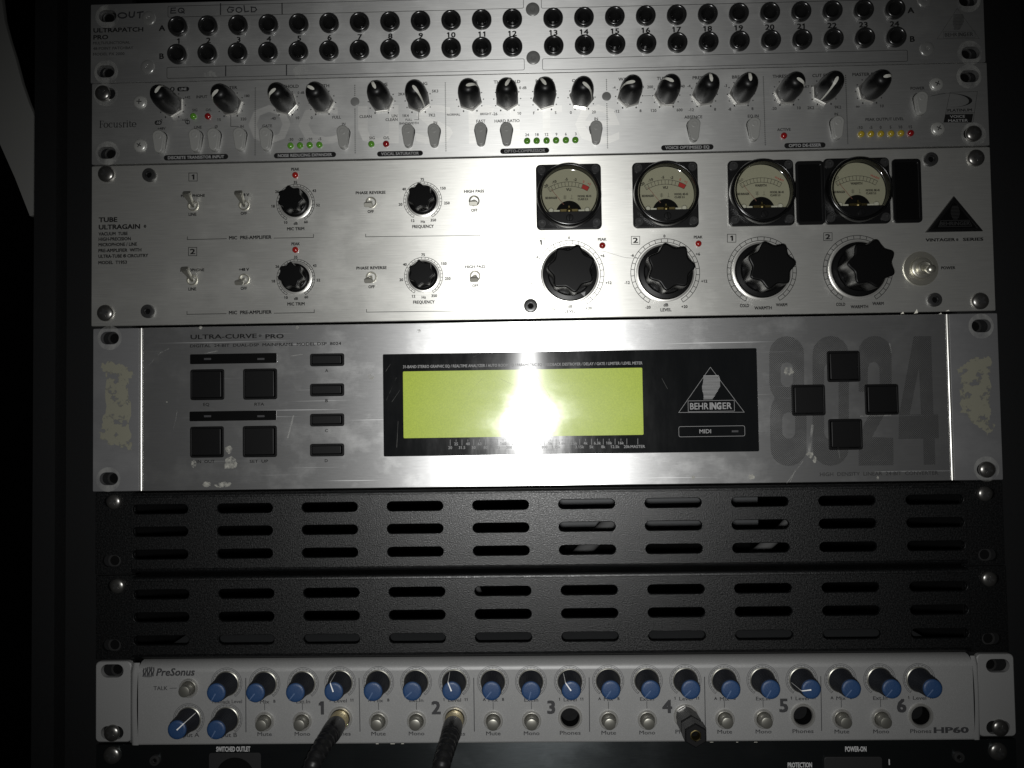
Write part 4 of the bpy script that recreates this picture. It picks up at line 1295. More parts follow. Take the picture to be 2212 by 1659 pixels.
# display
wx0, wx1, wz0, wz1 = WIN
dw = link('display_window', mesh_prism('display_window', [rrect(.1, .1, wx1 - wx0 - .1, wz1 - wz0 - .1, .5, 2)], -2, -.25, 'window_black', .05, 1, 40), dq, (wx0, wz0, 0))
la = (L('D2', 272, 535)[0], L('D2', 2012, 520)[0], (L('D2', 275, 778)[1] + L('D2', 2012, 766)[1]) / 2, (L('D2', 272, 294)[1] + L('D2', 2006, 278)[1]) / 2)
sub('lcd_screen', mesh_prism('lcd_screen', [rrect(0, 0, la[1] - la[0], la[3] - la[2], .5, 2)], -.25, -.21, 'lcd_green'), dw, (la[0] - wx0, la[2] - wz0, 0))
wk = Ink('ink_silver', -.18)
wk.t('D2', '31-BAND STEREO GRAPHIC EQ / REALTIME ANALYZER / AUTO ROOM EQ / PARAMETRIC EQ / FEEDBACK DESTROYER / DELAY / GATE / LIMITER / LEVEL METER', 1137, 252, 20, 1742, bold=.008)
lo = ['20', '31.5', '50', '80', '125', '200', '315', '500', '800', '1.25k', '2k', '3.15k', '5k', '8k', '12.5k', '20k', 'MASTER']
hi = ['25', '40', '63', '100', '160', '250', '400', '630', '1k', '1.6k', '2.5k', '4k', '6.3k', '10k', '16k']
for i, s in enumerate(lo):
    xx = 613 + i * 85.5
    if i == 16:
        xx = 1975
    wk.t('D2', s, xx, 853 - (xx - 600) * .006, 20, None, bold=.0)
    wk.tl('D2', [(xx, 796 - (xx - 600) * .006), (xx, 836 - (xx - 600) * .006)], 3)
for i, s in enumerate(hi):
    xx = 613 + 42.7 + i * 85.5
    wk.t('D2', s, xx, 826 - (xx - 600) * .006, 20, None, bold=.0)
    wk.tl('D2', [(xx, 796 - (xx - 600) * .006), (xx, 808 - (xx - 600) * .006)], 3)
behringer_logo(wk, 'D3', (375, 325), (178, 607), (586, 605), (236, 535, 525, 598), (322, 376, 435, 525), .2, bold=.002)
a, b_, c, d = tb('D3', 178, 695, 590, 753)
wk.line(rrect(a, c, b_, d, .9, 3), .2, True)
wk.t('D3', 'MIDI', 343, 724, 24, 72, bold=.0)
me = to_mesh('display_print', wk.V, wk.F, 'ink_silver', 0)
sub('display_print', me, dw, (-wx0, -wz0, 0))
mx_, mz_ = L('D3', 529, 724)
sub('midi_light', to_mesh('midi_light', *box(-1.7, 1.7, -.5, .5, -.2, -.16), 'ink_grey', 0), dw, (mx_ - wx0, mz_ - wz0, 0))
# scratches on the display window
q = Ink('residue_white', -.15)
for pts in ([(145, 298), (180, 245)], [(150, 508), (222, 345)], [(190, 520), (248, 435)], [(740, 470), (885, 305)], [(880, 305), (1075, 400)], [(1225, 300), (1310, 440), (1338, 480), (1300, 520)], [(225, 850), (235, 660)], [(680, 440), (665, 465)], [(780, 195), (830, 170)], [(2150, 350), (2190, 425)]):
    q.tl('D2', pts, 2.2)
sub('scratches', to_mesh('scratches', q.V, q.F, 'smear', 0), dw, (-wx0, -wz0, 0))
# print on the aluminium
ik = Ink('ink_black')
ik.t('D1', 'ULTRA-CURVE', 825, 175, 34, 535, align='L', bold=.006)
ik.t('D1', '\u00ae', 1377, 165, 20, 24, bold=.0)
ik.t('D1', 'PRO', 1418, 170, 34, 148, align='L', bold=.006)
ik.t('D1', 'DIGITAL  24-BIT  DUAL-DSP  MAINFRAME  MODEL DSP  8024', 822, 246, 23, 1216, align='L', bold=.0)
ik.done('printed_lettering', dq)
for s, x, y, w in (('EQ', 950, 709, 48), ('RTA', 1370, 707, 78), ('IN  OUT', 945, 1161, 145), ('SET  UP', 1366, 1159, 148), ('A', 1903, 441, 24), ('B', 1903, 679, 22), ('C', 1902, 916, 24), ('D', 1900, 1154, 24)):
    ik = Ink('ink_black')
    ik.t('D1', s, x, y, 23, w, bold=.0)
    ik.done('button_caption', dq)
ik = Ink('faded_ink')
ik.t('D3', 'HIGH  DENSITY  LINEAR  24-BIT  CONVERTER', 1055, 992, 22, 722, align='L', bold=.01)
ik.done('faded_lettering', dq)
hk = Ink('halftone_ink', .03)
def D3p(pts):
    return [L('D3', x, y) for x, y in pts]
def stad(xa, ya, xb, yb, ry, n=8):
    rx = (xb - xa) / 2
    cx = (xa + xb) / 2
    up_ = [(cx + rx * math.cos(PI * i / n), ya + ry - ry * math.sin(PI * i / n)) for i in range(n + 1)]
    dn = [(cx - rx * math.cos(PI * i / n), yb - ry + ry * math.sin(PI * i / n)) for i in range(n + 1)]
    return up_ + dn
# 8
outer = []
def eight(x, sx):
    up_ = [(x + 108 + 108 * math.cos(a), 240 - 108 * math.sin(a)) for a in [PI * i / 10 for i in range(11)]]
    left = [(x, 420), (x + 8, 470), (x + 34, 515), (x + 10, 570), (x + 4, 640), (x + 8, 830)]
    dn = [(x + 120 - 112 * math.cos(a), 832 + 108 * math.sin(a)) for a in [PI * i / 10 for i in range(11)]]
    right = [(x + 232, 640), (x + 224, 570), (x + 195, 515), (x + 214, 470), (x + 217, 420)]
    return up_ + left + dn + right
hk.shape([D3p(eight(741, 1)), D3p(stad(812, 295, 888, 447, 38))[::-1], D3p(stad(822, 606, 902, 770, 38))[::-1]])
hk.shape([D3p(stad(1010, 130, 1236, 940, 112)), D3p(stad(1083, 295, 1172, 775, 42))[::-1]])
two = [(1297, 480), (1297, 240)] + [(1398 + 103 * math.cos(PI - PI * i / 10), 235 - 105 * math.sin(PI * i / 10)) for i in range(11)] + [(1503, 480), (1490, 560), (1380, 760), (1512, 765), (1514, 935), (1297, 938), (1297, 790), (1330, 680), (1415, 530), (1428, 470), (1426, 330), (1412, 300), (1390, 293), (1366, 302), (1354, 330), (1354, 478)]
hk.shape([D3p(two)])
hk.shape([D3p([(1640, 132), (1748, 132), (1762, 618), (1792, 618), (1796, 768), (1770, 768), (1774, 930), (1702, 932), (1698, 770), (1545, 772), (1548, 620)]), D3p([(1672, 330), (1685, 618), (1614, 620)])[::-1]])
hk.done('halftone_digits', dq)
def ragged(tile, pts, jag, sub_=5):
    out = []
    n = len(pts)
    for i in range(n):
        (xa, ya), (xb, yb) = pts[i], pts[(i + 1) % n]
        for k in range(sub_):
            f = k / sub_
            out.append(L(tile, xa + (xb - xa) * f + random.uniform(-jag, jag), ya + (yb - ya) * f + random.uniform(-jag, jag)))
    return out
rk = Ink('tape_residue', .04)
rk.shape([ragged('D1', [(115, 390), (200, 375), (320, 410), (378, 470), (340, 500), (345, 900), (362, 1070), (240, 1030), (110, 1010), (112, 930), (150, 760), (150, 470)], 13, 8)])
rk.done('tape_residue', dq)
rk = Ink('tape_residue', .04)
rk.shape([ragged('D3', [(1960, 300), (2020, 265), (2120, 262), (2120, 560), (2120, 660), (2140, 690), (2105, 750), (2060, 700), (1985, 660), (1935, 600), (1925, 470), (1935, 400), (1908, 350)], 10, 8)])
rk.done('tape_residue', dq)
for t, x, y, w, h in (('D1', 1085, 1345, 120, 46), ('D1', 950, 1340, 70, 40), ('D1', 1140, 1175, 100, 110), ('D1', 1130, 1065, 60, 60), ('D1', 850, 1180, 40, 60), ('D3', 995, 870, 40, 40), ('D3', 1023, 900, 20, 40),
                      ('D3', 630, 1008, 40, 30), ('D3', 268, 1012, 22, 24), ('D2', 40, 338, 40, 40), ('D2', 385, 5, 36, 26), ('D3', 860, 350, 60, 44), ('D1', 905, 100, 24, 26), ('D1', 1670, 98, 24, 22), ('D1', 637, 690, 12, 12), ('D3', 1415, 1015, 16, 20)):
    sp = Ink('splat_white', .05)
    sp.shape([blob(t, x, y, w, h)])
    sp.done('dried_splat', dq)
sk = Ink('smear', .02)
for t, pts, w in (('D1', [(545, 340), (585, 300), (650, 268)], 8), ('D1', [(685, 935), (720, 760)], 6), ('D1', [(1595, 970), (1640, 800)], 12), ('D1', [(1930, 900), (1930, 945)], 5), ('D1', [(495, 400), (540, 345)], 4),
                  ('D1', [(1620, 325), (1710, 312)], 5), ('D1', [(940, 305), (1040, 285)], 6), ('D3', [(850, 1045), (950, 910)], 4), ('D3', [(870, 1040), (905, 960)], 4), ('D3', [(1490, 180), (1500, 235)], 6),
                  ('D3', [(985, 870), (1010, 690)], 16), ('D3', [(1180, 890), (1165, 800)], 4), ('D3', [(1310, 630), (1500, 625)], 6)):
    sk.tl(t, pts, w)
sk.done('scuff_marks', dq)

# ================================================================== vented blank panels
def build_vent(rect, label, c1, c10, zrows, scr):
    x0, x1, z0, z1 = rect
    vp = thing('vent_panel', label, 'vent panel', (0, z0, 0), 'black vented blank panels')
    holes, lips = [], []
    for k in range(10):
        cx = c1 + (c10 - c1) * k / 9
        for z in zrows:
            holes.append(slot(cx, z, 30.2, 5.5, 7))
            lips.append((slot(cx, z, 29.75, 5.05, 7), slot(cx, z, 29.4, 4.7, 7)))
    fx0, fx1 = x0 + 21, x1 - 21
    panel_rect(fx0, fx1, z0 + 3.0, z1 - 2.6, holes, 'vent_black_powder', vp, 'vent_face', 1.6, .25, .2, 2.0, lips)
    # rolled edges running back to the rails
    for zc, sg in ((z1 - 2.6, 1), (z0 + 3.0, -1)):
        V, Fc = [], []
        prof = [(0, 2.0)] + [(2.2 * math.sin(a), 2.0 - 2.2 * (1 - math.cos(a))) for a in [PI / 2 * i / 6 for i in range(1, 7)]] + [(2.2, -14)]
        for px_ in (0, fx1 - fx0):
            V += [(px_, sg * p, o_) for p, o_ in prof]
        n = len(prof)
        Fc = [(i, i + 1, n + i + 1, n + i) if sg > 0 else (n + i, n + i + 1, i + 1, i) for i in range(n - 1)]
        link('rolled_edge', to_mesh('rolled_edge', V, Fc, 'vent_black_powder', 50), vp, (fx0, zc, 0))
    for side, (xa, xb) in enumerate(((x0, fx0 + .5), (fx1 - .5, x1))):
        it = [s for s in scr if s[4] == side]
        hl = []
        for t, x, y, kind, _s in it:
            px, pz = L(t, x, y)
            hl.append(slot(px + (.6 if side == 0 else -.6), pz, 10, 6.2))
            if kind:
                screw(vp, px + (1.2 if side == 0 else -1.2), pz, 3.9, kind, -1.2, random.uniform(-.8, .8), 2.2)
            else:
                h = rail_hole(px + (1.6 if side == 0 else -1.6), pz)
                sub('bore', hole_dark, h, (0, 0, .35))
        panel_rect(xa, xb, z0, z1, hl, 'vent_black_powder', vp, 'rack_ear', 1.8, .2, .5, -1.4)
    return vp
v1z = [(L('E1', 1157, y1)[1] + L('E2', 868, y2)[1]) / 2 for y1, y2 in ((220, 197), (382, 361), (547, 528))]
v2z = [(L('E1', 1168, y1)[1] + L('E2', 885, y2)[1]) / 2 for y1, y2 in ((837, 818), (1003, 984), (1170, 1154))]
build_vent(RECT['vent1'], 'black vented blank panel directly below the display equalizer', L('E1', 548, 390)[0], L('E3', 1635, 335)[0], v1z,
           [('E1', 180, 178, 'dark_screw', 0), ('E1', 165, 610, None, 0), ('E3', 2015, 115, 'dark_screw', 1), ('E3', 2035, 548, None, 1)])
build_vent(RECT['vent2'], 'black vented blank panel directly above the headphone amplifier', L('E1', 556, 1005)[0], L('E3', 1662, 940)[0], v2z,
           [('E1', 205, 790, 'dark_screw', 0), ('E1', 165, 1225, None, 0), ('E3', 2045, 715, 'dark_screw', 1), ('E3', 2060, 1140, None, 1)])

# ================================================================== headphone amplifier
x0, x1, z0, z1 = RECT['phones']
HP = 4.0
ha = thing('headphone_amplifier', 'silver headphone amplifier with rows of blue capped knobs', 'headphone amplifier', (0, z0, 0))
bx0, bx1 = L('F1', 535, 600)[0], L('F5', 1565, 600)[0]
H = z1 - z0
JACKS = [L(t, x, y, HP) for t, x, y in (('F2', 362, 690), ('F2', 1520, 690), ('F3', 630, 680), ('F3', 1800, 668), ('F4', 1385, 890), ('F5', 980, 777))]
# front body: flat face, rounded top edge, lower edge tucked in
prof = [(H, -3.2)] + [(H - 5.0 + 5.0 * math.cos(a) , -3.2 + 7.2 * math.sin(a)) for a in [PI / 2 * i / 8 for i in range(1, 9)]]
jh = [circ(x - bx0, z - z0, 4.9, 24)[::-1] for x, z in JACKS]
face = prism([[(0, 1.0), (bx1 - bx0, 1.0), (bx1 - bx0, H - 5.0), (0, H - 5.0)]] + jh, HP - .02, HP)
face = (face[0], [q for q in face[1] if all(face[0][i][2] > HP - .005 for i in q)])
V, Fc = [], []
full = prof[:-1] + [(H - 5.0, HP)]
for px_ in (0, bx1 - bx0):
    V += [(px_, a, b_) for a, b_ in full]
n = len(full)
Fc = [(n + i, n + i + 1, i + 1, i) for i in range(n - 1)]
low = [(1.0, HP), (.35, HP - .3), (0, HP - 1.0), (0, -3.2)]
V2 = []
for px_ in (0, bx1 - bx0):
    V2 += [(px_, a, b_) for a, b_ in low]
F2 = [(4 + i, 5 + i, i + 1, i) for i in range(3)]
ends = []
side = full + low
for px_, rev in ((0, False), (bx1 - bx0, True)):
    vs = [(px_, a, b_) for a, b_ in side]
    f = tuple(range(len(vs)))
    ends.append((vs, [f[::-1] if rev else f]))
body = merge(face, (V, Fc), (V2, F2), *ends)
link('front_body', to_mesh('front_body', *body, 'headphone_silver_paint', 30), ha, (bx0, z0, 0))
# ears with the curved shoulder
for side_, (xa, xb, items) in enumerate(((x0, bx0, [('F1', 250, 250, None, 1.5), ('F1', 250, 848, 'dark_screw', .3)]), (bx1, x1, [('F5', 1900, 185, None, -2.5), ('F5', 1905, 920, 'dark_screw', .6)]))):
    loops = ears(ha, None, items, 12.2, 7.0)
    sh = L('F1', 432, 600)[0] if side_ == 0 else L('F5', 1668, 600)[0]
    ea, eb = (xa, sh) if side_ == 0 else (sh, xb)
    panel_rect(ea, eb, z0 + .3, z1 - .3, loops, 'headphone_silver_paint', ha, 'rack_ear', 3, .5, 2.4, 0)
    # shoulder: a swept fillet between ear and face
    n = 8
    V, Fc = [], []
    m_ = 9
    for j in range(m_ + 1):
        zf = j / m_
        bow = .9 * math.sin(PI * zf)
        for i in range(n + 1):
            f = i / n
            out = 0.0 + (HP + .1) * (.5 - .5 * math.cos(PI * min(1, f * 1.8)))
            lx = (sh - .3) + (bx0 + .6 - sh) * f if side_ == 0 else (sh + .3) + (bx1 - .6 - sh) * f
            top = min(out, out if zf < .97 else out - 1.5)
            V.append((lx - (bow * f if side_ == 0 else -bow * f), z0 + .25 + (H - .5) * zf, top))
    for j in range(m_):
        for i in range(n):
            k = j * (n + 1) + i
            q = (k, k + 1, k + n + 2, k + n + 1)
            Fc.append(q if side_ == 0 else q[::-1])
    link('shoulder', to_mesh('shoulder', [(a - sh, b_ - z0, c) for a, b_, c in V], Fc, 'headphone_silver_paint', 60), ha, (sh, z0, 0))
link('chassis', to_mesh('chassis', *box(0, 426, 0, 41, -64, -27), 'chassis_grey', 0), ha, (-213, z0 + 1.5, 0))
link('chassis_front', to_mesh('chassis_front', *box(0, 426, 0, 40.5, -26.9, -3.4), 'cabinet_black', 0), ha, (-213, z0 + 1.5, 0))
HK = [('F1', 1358, 372, -150), ('F1', 992, 718, 48), ('F1', 1358, 718, -150), ('F1', 1725, 372, -140), ('F1', 2098, 370, -140), ('F2', 360, 327, -20), ('F2', 745, 325, -150), ('F2', 1128, 322, -130), ('F2', 1515, 320, -22),
      ('F2', 1905, 318, -140), ('F3', 233, 318, -165), ('F3', 627, 315, -35), ('F3', 1015, 310, -145), ('F3', 1405, 308, -140), ('F3', 1797, 305, -135), ('F4', 315, 412, -150), ('F4', 838, 408, -150), ('F4', 1370, 405, -97), ('F4', 1898, 402, -140), ('F5', 493, 350, -140), ('F5', 962, 348, -140)]
rib = lambda a, z: 1.0 + (.018 * math.cos(30 * a) if 1.6 < z < 13.6 else 0)
hk_me = mesh_lathe('blue_cap_knob', [(6.1, 0), (6.1, .9), (5.85, 1.3), (5.75, 1.7), (5.5, 5), (5.2, 9), (5.0, 13.3), (4.85, 14.1), (4.5, 14.3), (0, 14.3)], 'navy_rubber', 120, 50, rib)
cap_me = mesh_lathe('cap', [(4.72, 14.0), (4.72, 14.7), (4.5, 15.0), (3.4, 15.15), (0, 15.25)], 'cap_blue', 48, 50)
hp_ptr = ribbon([(.1, 15.25), (1.5, 15.22), (3.4, 15.16), (4.5, 15.02), (4.75, 14.7), (5.0, 13.3), (5.2, 9), (5.5, 5), (5.75, 1.7)], [.34, .28, .24, .22, .20, .18, .16, .14, .12], .12)
hp_w = to_mesh('pointer_line', *hp_ptr, 'knob_pointer_white', 0)
hp_f = to_mesh('pointer_line', *hp_ptr, 'knob_pointer_faint', 0)
skirt_ring = mesh_lathe('chrome_ring', [(6.55, 0), (6.5, .5), (6.1, .7), (5.9, .5)], 'worn_nickel', 48, 40)
ik = Ink('ink_grey', HP + .06, HP)
for i, (t, x, y, a) in enumerate(HK):
    px, pz = L(t, x, y, HP)
    o = link('blue_cap_knob', hk_me, ha, (px, pz, HP), math.radians(a))
    sub('cap', cap_me, o)
    sub('chrome_ring', skirt_ring, o)
    sub('pointer_line', hp_w if a in (-20, -22, -35, -97, 48) else hp_f, o)
    ik.ring(px, pz, 8.05, 8.25, -145, 145, 60)
    ik.ring(px, pz, 7.35, 7.55, -145, 145, 60)
    for k in range(21):
        aa = math.radians(-145 + 290 * k / 20)
        r1 = 7.4 if 0 < k < 20 else 8.2
        ik.line([(px + 6.85 * math.sin(aa), pz + 6.85 * math.cos(aa)), (px + r1 * math.sin(aa), pz + r1 * math.cos(aa))], .2)
    if i == 0:
        ik.mm('Talkback Level', px, pz - 9.3, 1.75, 16.3, bold=0)
    elif i in (1, 2):
        ik.mm('Input A' if i == 1 else 'Input B', px, pz - 8.1, 2.1, 11, bold=0)
    else:
        kind = (i - 3) % 3
        ik.mm(('Mix', 'Ext.In', 'Level')[kind], px, pz - 9.4, 1.8, (4.9, 7.3, 6.8)[kind], bold=0)
        if kind == 0:
            ik.mm('A', px - 4.6, pz - 9.2, 1.4, None, bold=.03); ik.mm('B', px + 5.2, pz - 9.2, 1.4, None, bold=.03)
        if kind == 2:
            ik.mm('1', px - 5.6, pz - 9.2, 1.4, None, bold=.03); ik.mm('11', px + 6, pz - 9.2, 1.4, None, bold=.03)
sw_ring = mesh_lathe('push_switch', [(5.0, 0), (4.95, .9), (4.5, 1.5), (4.0, 1.5), (3.6, .8), (3.6, -1)], 'chrome', 40, 45)
sw_btn = mesh_lathe('plunger', [(3.6, -.5), (3.5, 1.6), (3.1, 2.6), (3.0, 3.0), (3.0, 6.2), (2.8, 6.6), (2.2, 6.8), (0, 6.85)], 'worn_nickel', 32, 40)
SWS = [('F1', 993, 413, None), ('F1', 1727, 737, 'Mute'), ('F1', 2092, 735, 'Mono'), ('F2', 748, 715, 'Mute'), ('F2', 1133, 713, 'Mono'), ('F2', 1910, 712, 'Mute'), ('F3', 240, 710, 'Mono'), ('F3', 1020, 705, 'Mute'), ('F3', 1410, 703, 'Mono'),
       ('F4', 322, 933, 'Mute'), ('F4', 850, 930, 'Mono'), ('F4', 1915, 930, 'Mute'), ('F5', 510, 812, 'Mono')]
for t, x, y, s in SWS:
    px, pz = L(t, x, y, HP)
    o = link('push_switch', sw_ring, ha, (px, pz, HP))
    sub('plunger', sw_btn, o)
    if s:
        ik.mm(s, px - .1, pz - 6.6, 1.95, 7.6 if s == 'Mute' else 8.2, bold=0)
        ik.line([(px, pz + 5.8), (px, pz + 9.2)], .3)
hj = mesh_lathe('phones_socket', [(6.3, 0), (6.25, .8), (5.9, 1.3), (5.2, 1.3), (4.75, .6), (4.7, -12), (0, -12.1)], 'chrome', 44, 40)
hji = mesh_lathe('socket_bore', [(4.66, .2), (4.55, -.4), (4.5, -11), (0, -11.2)], 'deep_black', 32, 40)
hjc = to_mesh('spring_contact', *tube([(-1.6, 3.2, -7), (0, 2.9, -6), (1.6, 3.2, -7)], .5, 8), 'dark_screw', 40)
for i, (px, pz) in enumerate(JACKS):
    o = link('phones_socket', hj, ha, (px, pz, HP))
    sub('socket_bore', hji, o)
    sub('spring_contact', hjc, o, (0, 0, 0))
    ik.mm('Phones', px - .1, pz - 7.9, 1.95, 10.8, bold=0)
for t, s, x, y, k in (('F2', '1', 168, 585, 120), ('F2', '2', 1330, 583, 120), ('F3', '3', 438, 578, 120), ('F3', '4', 1613, 570, 120), ('F4', '5', 1125, 752, 165), ('F5', '6', 755, 660, 145)):
    ik.t(t, s, x, y, k, None, wide=1.05, bold=.024)
for t, a, b_ in (('F1', (1543, 322), (1545, 838)), ('F2', (550, 285), (560, 822)), ('F2', (1711, 283), (1718, 820)), ('F3', (822, 280), (827, 822)), ('F3', (1991, 272), (1999, 770)), ('F4', (1630, 358), (1642, 1095))):
    ik.tl(t, [a, b_], 8 if t != 'F4' else 10)
ik.t('F1', 'TALK', 718, 417, 36, 135, bold=0)
ik.tl('F1', [(808, 418), (872, 416)], 5)
ik.t('F1', 'PreSonus', 675, 262, 68, 375, align='L', bold=.012, shear=.22)
# wave mark
for k in range(6):
    xx = 553 + k * 19
    top, bot = (232, 226, 220, 217, 217, 222)[k], (300, 303, 305, 305, 303, 296)[k]
    md = (top + bot) / 2
    ik.tl('F1', [(xx + 5, top), (xx + (6 if k % 2 else -1), md - 16), (xx + (-3 if k % 2 else 4), md + 14), (xx - 3, bot)], 13)
ik.t('F5', 'HP60', 1345, 950, 62, 400, bold=.026)
ik.done('printed_lettering', ha)

# ================================================================== power conditioner
pz1 = z0 - 1.0
pc = thing('power_conditioner', 'dark brushed power conditioner with white lettering under the headphone amplifier', 'power conditioner', (0, pz1 - 43.5, 0))
px0, px1 = x0 + .5, x1 - .5
ot = tb('F1', 1180, 1045, 1690, 1400)
panel_rect(px0, px1, pz1 - 43.5, pz1, [rrect(ot[0], ot[2], ot[1], ot[3], 1.5, 3)], 'power_panel_black', pc)
ow, oh = ot[1] - ot[0], ot[3] - ot[2]
o = link('mains_outlet', mesh_prism('mains_outlet', [rrect(.2, .2, ow - .2, oh - .2, 1.4, 3), circ(ow / 2, oh - 13, 10.5, 32)[::-1]], -6, -.4, 'matte_black_plastic', .15, 1, 40), pc, (ot[0], ot[2], 0))
sub('outlet_well', to_mesh('outlet_well', *box(1, ow - 1, .5, oh - .5, -16, -14), 'deep_black', 0), o)
for t, x, y, k in (('F1', 255, 1062, 'screw_steel'), ('F5', 1895, 1200, 'screw_steel')):
    sx_, sz_ = L(t, x, y)
    screw(pc, sx_, sz_, 4.6, 'dark_screw', 0, .4, 2.6)
for t, x, y in (('F1', 672, 1108), ('F5', 1425, 1262)):
    sx_, sz_ = L(t, x, y)
    screw(pc, sx_, sz_, 2.8, 'black_bolt', 0, .2, 2.0, 'socket_bolt', 'hex')
a, b_, c, d = tb('F5', -180, 1258, 525, 1640)
link('rocker_switch', mesh_prism('rocker_switch', [rrect(.4, .4, b_ - a - .4, d - c - .4, 1, 3)], 0, 1.5, 'matte_black_plastic', .3, 2, 40), pc, (a, c, 0))
wk = Ink('ink_white')
wk.t('F1', 'SWITCHED OUTLET', 1422, 1006, 45, 330, bold=.016)
wk.done('printed_lettering', pc)
wk = Ink('ink_white')
wk.t('F5', 'POWER-ON', 210, 1176, 56, 246, bold=.018)
wk.done('printed_lettering', pc)
wk = Ink('ink_white')
wk.t('F4', 'PROTECTION', 1345, 1562, 62, 322, bold=.018)
wk.done('printed_lettering', pc)
wk = Ink('ink_white')
wk.tl('F5', [(607, 1305), (609, 1358)], 14)
wk.done('printed_lettering', pc)
wk = Ink('residue_white', .02)
for t, x, y, w in (('F2', 722, 944, 24), ('F2', 870, 944, 40), ('F2', 980, 943, 22), ('F4', 125, 1247, 40), ('F4', 480, 1247, 24), ('F4', 725, 1247, 40)):
    wk.tl(t, [(x, y + 4), (x + w, y + 4)], 4)
wk.done('edge_nicks', pc)

# ================================================================== plugs
def smooth_path(pts, n=8):
    out = []
    P_ = [Vector(p) for p in pts]
    P_ = [P_[0] * 2 - P_[1]] + P_ + [P_[-1] * 2 - P_[-2]]
    for i in range(1, len(P_) - 2):
        for k in range(n):
            t = k / n
            a, b_, c, d = P_[i - 1], P_[i], P_[i + 1], P_[i + 2]
            out.append(.5 * ((2 * b_) + (-a + c) * t + (2 * a - 5 * b_ + 4 * c - d) * t * t + (-a + 3 * b_ - 3 * c + d) * t ** 3))
    out.append(P_[-2])
    return [tuple(p) for p in out]
def headphone_plug(j, label, lean, drop):
    px, pz = JACKS[j]
    t = thing('headphone_plug', label, 'headphone plug', (px, pz, HP))
    link('collar', mesh_lathe('collar', [(3.1, -9), (3.1, 1.4), (4.6, 1.5), (4.75, 2.0), (4.75, 9.2), (4.5, 9.5)], 'gold', 40, 35, lambda a, z: 1 + (.012 * math.cos(40 * a) if z > 1.9 else 0)), t, (px, pz, HP))
    link('plug_body', mesh_lathe('plug_body', [(4.4, 9.2), (4.75, 9.4), (4.9, 10.2), (5.0, 17), (4.9, 22), (4.4, 24), (3.6, 24.6), (0, 24.6)], 'rubber_black', 40, 40), t, (px, pz, HP))
    pts = smooth_path([(0, 0, 22), (lean * .1, -.5, 28), (lean * .35, -2.5, 36), (lean * .7, -6.5, 43), (lean, -drop, 47), (lean * 1.2, -drop - 16, 49), (lean * 1.4, -drop - 45, 46)], 9)
    nb = len(pts)
    boot_n = 46
    rad = []
    for i in range(boot_n):
        f = i / (boot_n - 1)
        rad.append((4.75 - .75 * f) * (1.0 if (i // 2) % 2 else .90))
    link('strain_relief', to_mesh('strain_relief', *tube(pts[:boot_n], rad, 20), 'rubber_black', 30), t, (px, pz, HP))
    link('cable', to_mesh('cable', *tube(pts[boot_n - 2:], 3.0, 16), 'rubber_black', 60), t, (px, pz, HP))
headphone_plug(0, 'black headphone plug with gold collar between the blue knobs and numeral 1', -5.0, 14)
headphone_plug(1, 'upright black headphone plug with gold collar beside the printed numeral 2', -3.5, 14)
px, pz = JACKS[3]
ad = thing('jack_adapter', 'black hexagonal headphone adapter plugged into the socket numbered 4', 'adapter', (px, pz, HP))
def hexr(r, z, rot=PI / 6):
    return [(r * math.cos(PI / 3 * i + rot), r * math.sin(PI / 3 * i + rot), z) for i in range(6)]
link('adapter_body', to_mesh('adapter_body', *merge(loft([hexr(5.3, 1.5), hexr(5.8, 2.0), hexr(5.8, 14.5), hexr(5.1, 15.2), hexr(5.1, 16.4), hexr(6.0, 17.2), hexr(6.0, 25.6), hexr(5.3, 26.4), hexr(3.0, 26.4), hexr(2.7, 25.0)], False)), 'rubber_black', 25), ad, (px, pz, HP))
link('adapter_socket', mesh_lathe('adapter_socket', [(2.7, 24.8), (2.6, 25.9), (2.2, 26.0), (1.9, 25.5), (1.8, 21)], 'brass', 28, 40), ad, (px, pz, HP))
link('adapter_bore', mesh_lathe('adapter_bore', [(1.9, 22.0), (0, 22.0)], 'deep_black', 24, 40), ad, (px, pz, HP))
link('plug_tip', mesh_lathe('plug_tip', [(3.1, -9), (3.1, 1.6)], 'nickel', 24, 40), ad, (px, pz, HP))

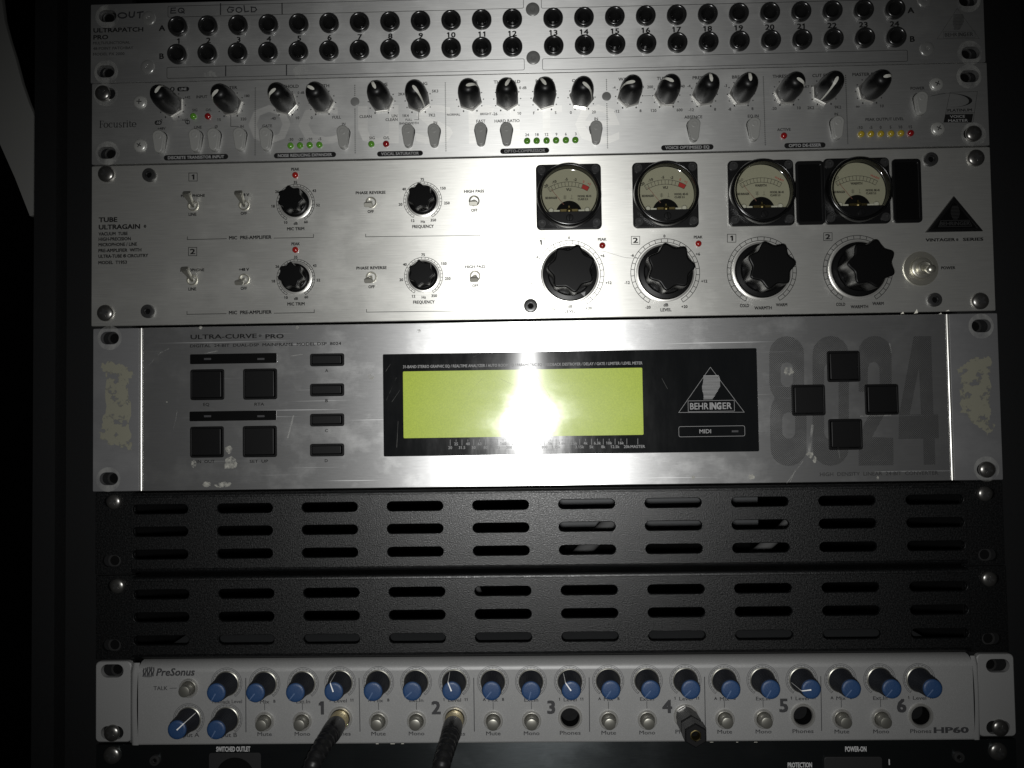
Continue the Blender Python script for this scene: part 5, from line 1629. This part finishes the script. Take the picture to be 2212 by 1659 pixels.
# ================================================================== behind the vents and beside the cabinet
zc = (RECT['vent1'][2] + RECT['vent1'][3]) / 2
TZ = Z_HT - 1.0
tr_ = thing('power_transformer', 'dark grey transformer box on a black stand inside the cabinet behind the vents', 'transformer', (90, TZ, -220))
link('case', to_mesh('case', *prism([rrect(0, 0, 150, 64, 3)], 0, 60, .5), 'chassis_grey', 30), tr_, (14, -104, -250))
link('stand', to_mesh('stand', *box(0, 140, 0, -104 - TZ, 0, 50), 'void_black', 0), tr_, (19, TZ, -245))
for i, (pts, r, lb) in enumerate((([(-52, zc + 40, -150), (-52, zc + 10, -110), (-49, zc - 30, -100), (-40, zc - 70, -130)], 2.2, 'thin grey cable hanging upright behind the upper vent panel'),
                                  ([(20, zc - 40, -120), (48, zc - 5, -90), (70, zc + 20, -90), (100, zc + 45, -140)], 5, 'dark cable slanting behind the vent slots near the middle'),
                                  ([(140, zc + 40, -120), (165, zc + 5, -95), (150, zc - 30, -120), (120, zc - 60, -150)], 4, 'dark cable curving behind the vent slots near the right'))):
    cb = link('cable', to_mesh('cable', *tube(smooth_path([(a - pts[0][0], b_ - pts[0][1], c - pts[0][2]) for a, b_, c in pts], 8), r, 12), 'cable_grey', 60), None, pts[0])
    cb['label'] = lb
    cb['category'] = 'cable'
# pale board leaning in the dark to the left
def PB(x, y, out):
    return P(x / 1.6587 / K, y / 1.6587 / K, out)
out_b = -120.0
bp = [PB(x, y, out_b) for x, y in ((-60, -120), (-5, -120), (25, 130), (60, 260), (98, 380), (140, 540), (185, 670), (243, 808), (300, 1000), (300, 1390), (195, 1408), (100, 1165), (0, 940), (-60, 800))]
ox, oz = min(p[0] for p in bp), min(p[1] for p in bp)
bo = link('display_board', to_mesh('display_board', *prism([[(a - ox, b_ - oz) for a, b_ in bp]], -4, 0, .2), 'paper_white', 30), None, (ox, oz, out_b))
bo['label'] = 'pale grey board with curved edge standing in the dark beside the cabinet'
bo['category'] = 'board'
wl = link('wall', to_mesh('wall', *box(-1600, 1600, -1200, 1200, -20, 0), 'void_black', 0), None, (0, 0, -600))
wl['kind'] = 'structure'
# a hair caught on the preamplifier
hx = [L('C3', x, y) for x, y in ((765, 968), (860, 985), (960, 1015), (1060, 1043), (1160, 1050), (1230, 1058))]
hr = link('hair_strand', to_mesh('hair_strand', *tube(smooth_path([(a - hx[0][0], b_ - hx[0][1], .2 + (2.9 if i == 5 else i * .12)) for i, (a, b_) in enumerate(hx)], 5), .07, 6), 'ink_silver', 60), None, (hx[0][0], hx[0][1], 0.1))
hr['label'] = 'thin pale hair lying between the two level knobs'
hr['category'] = 'hair'
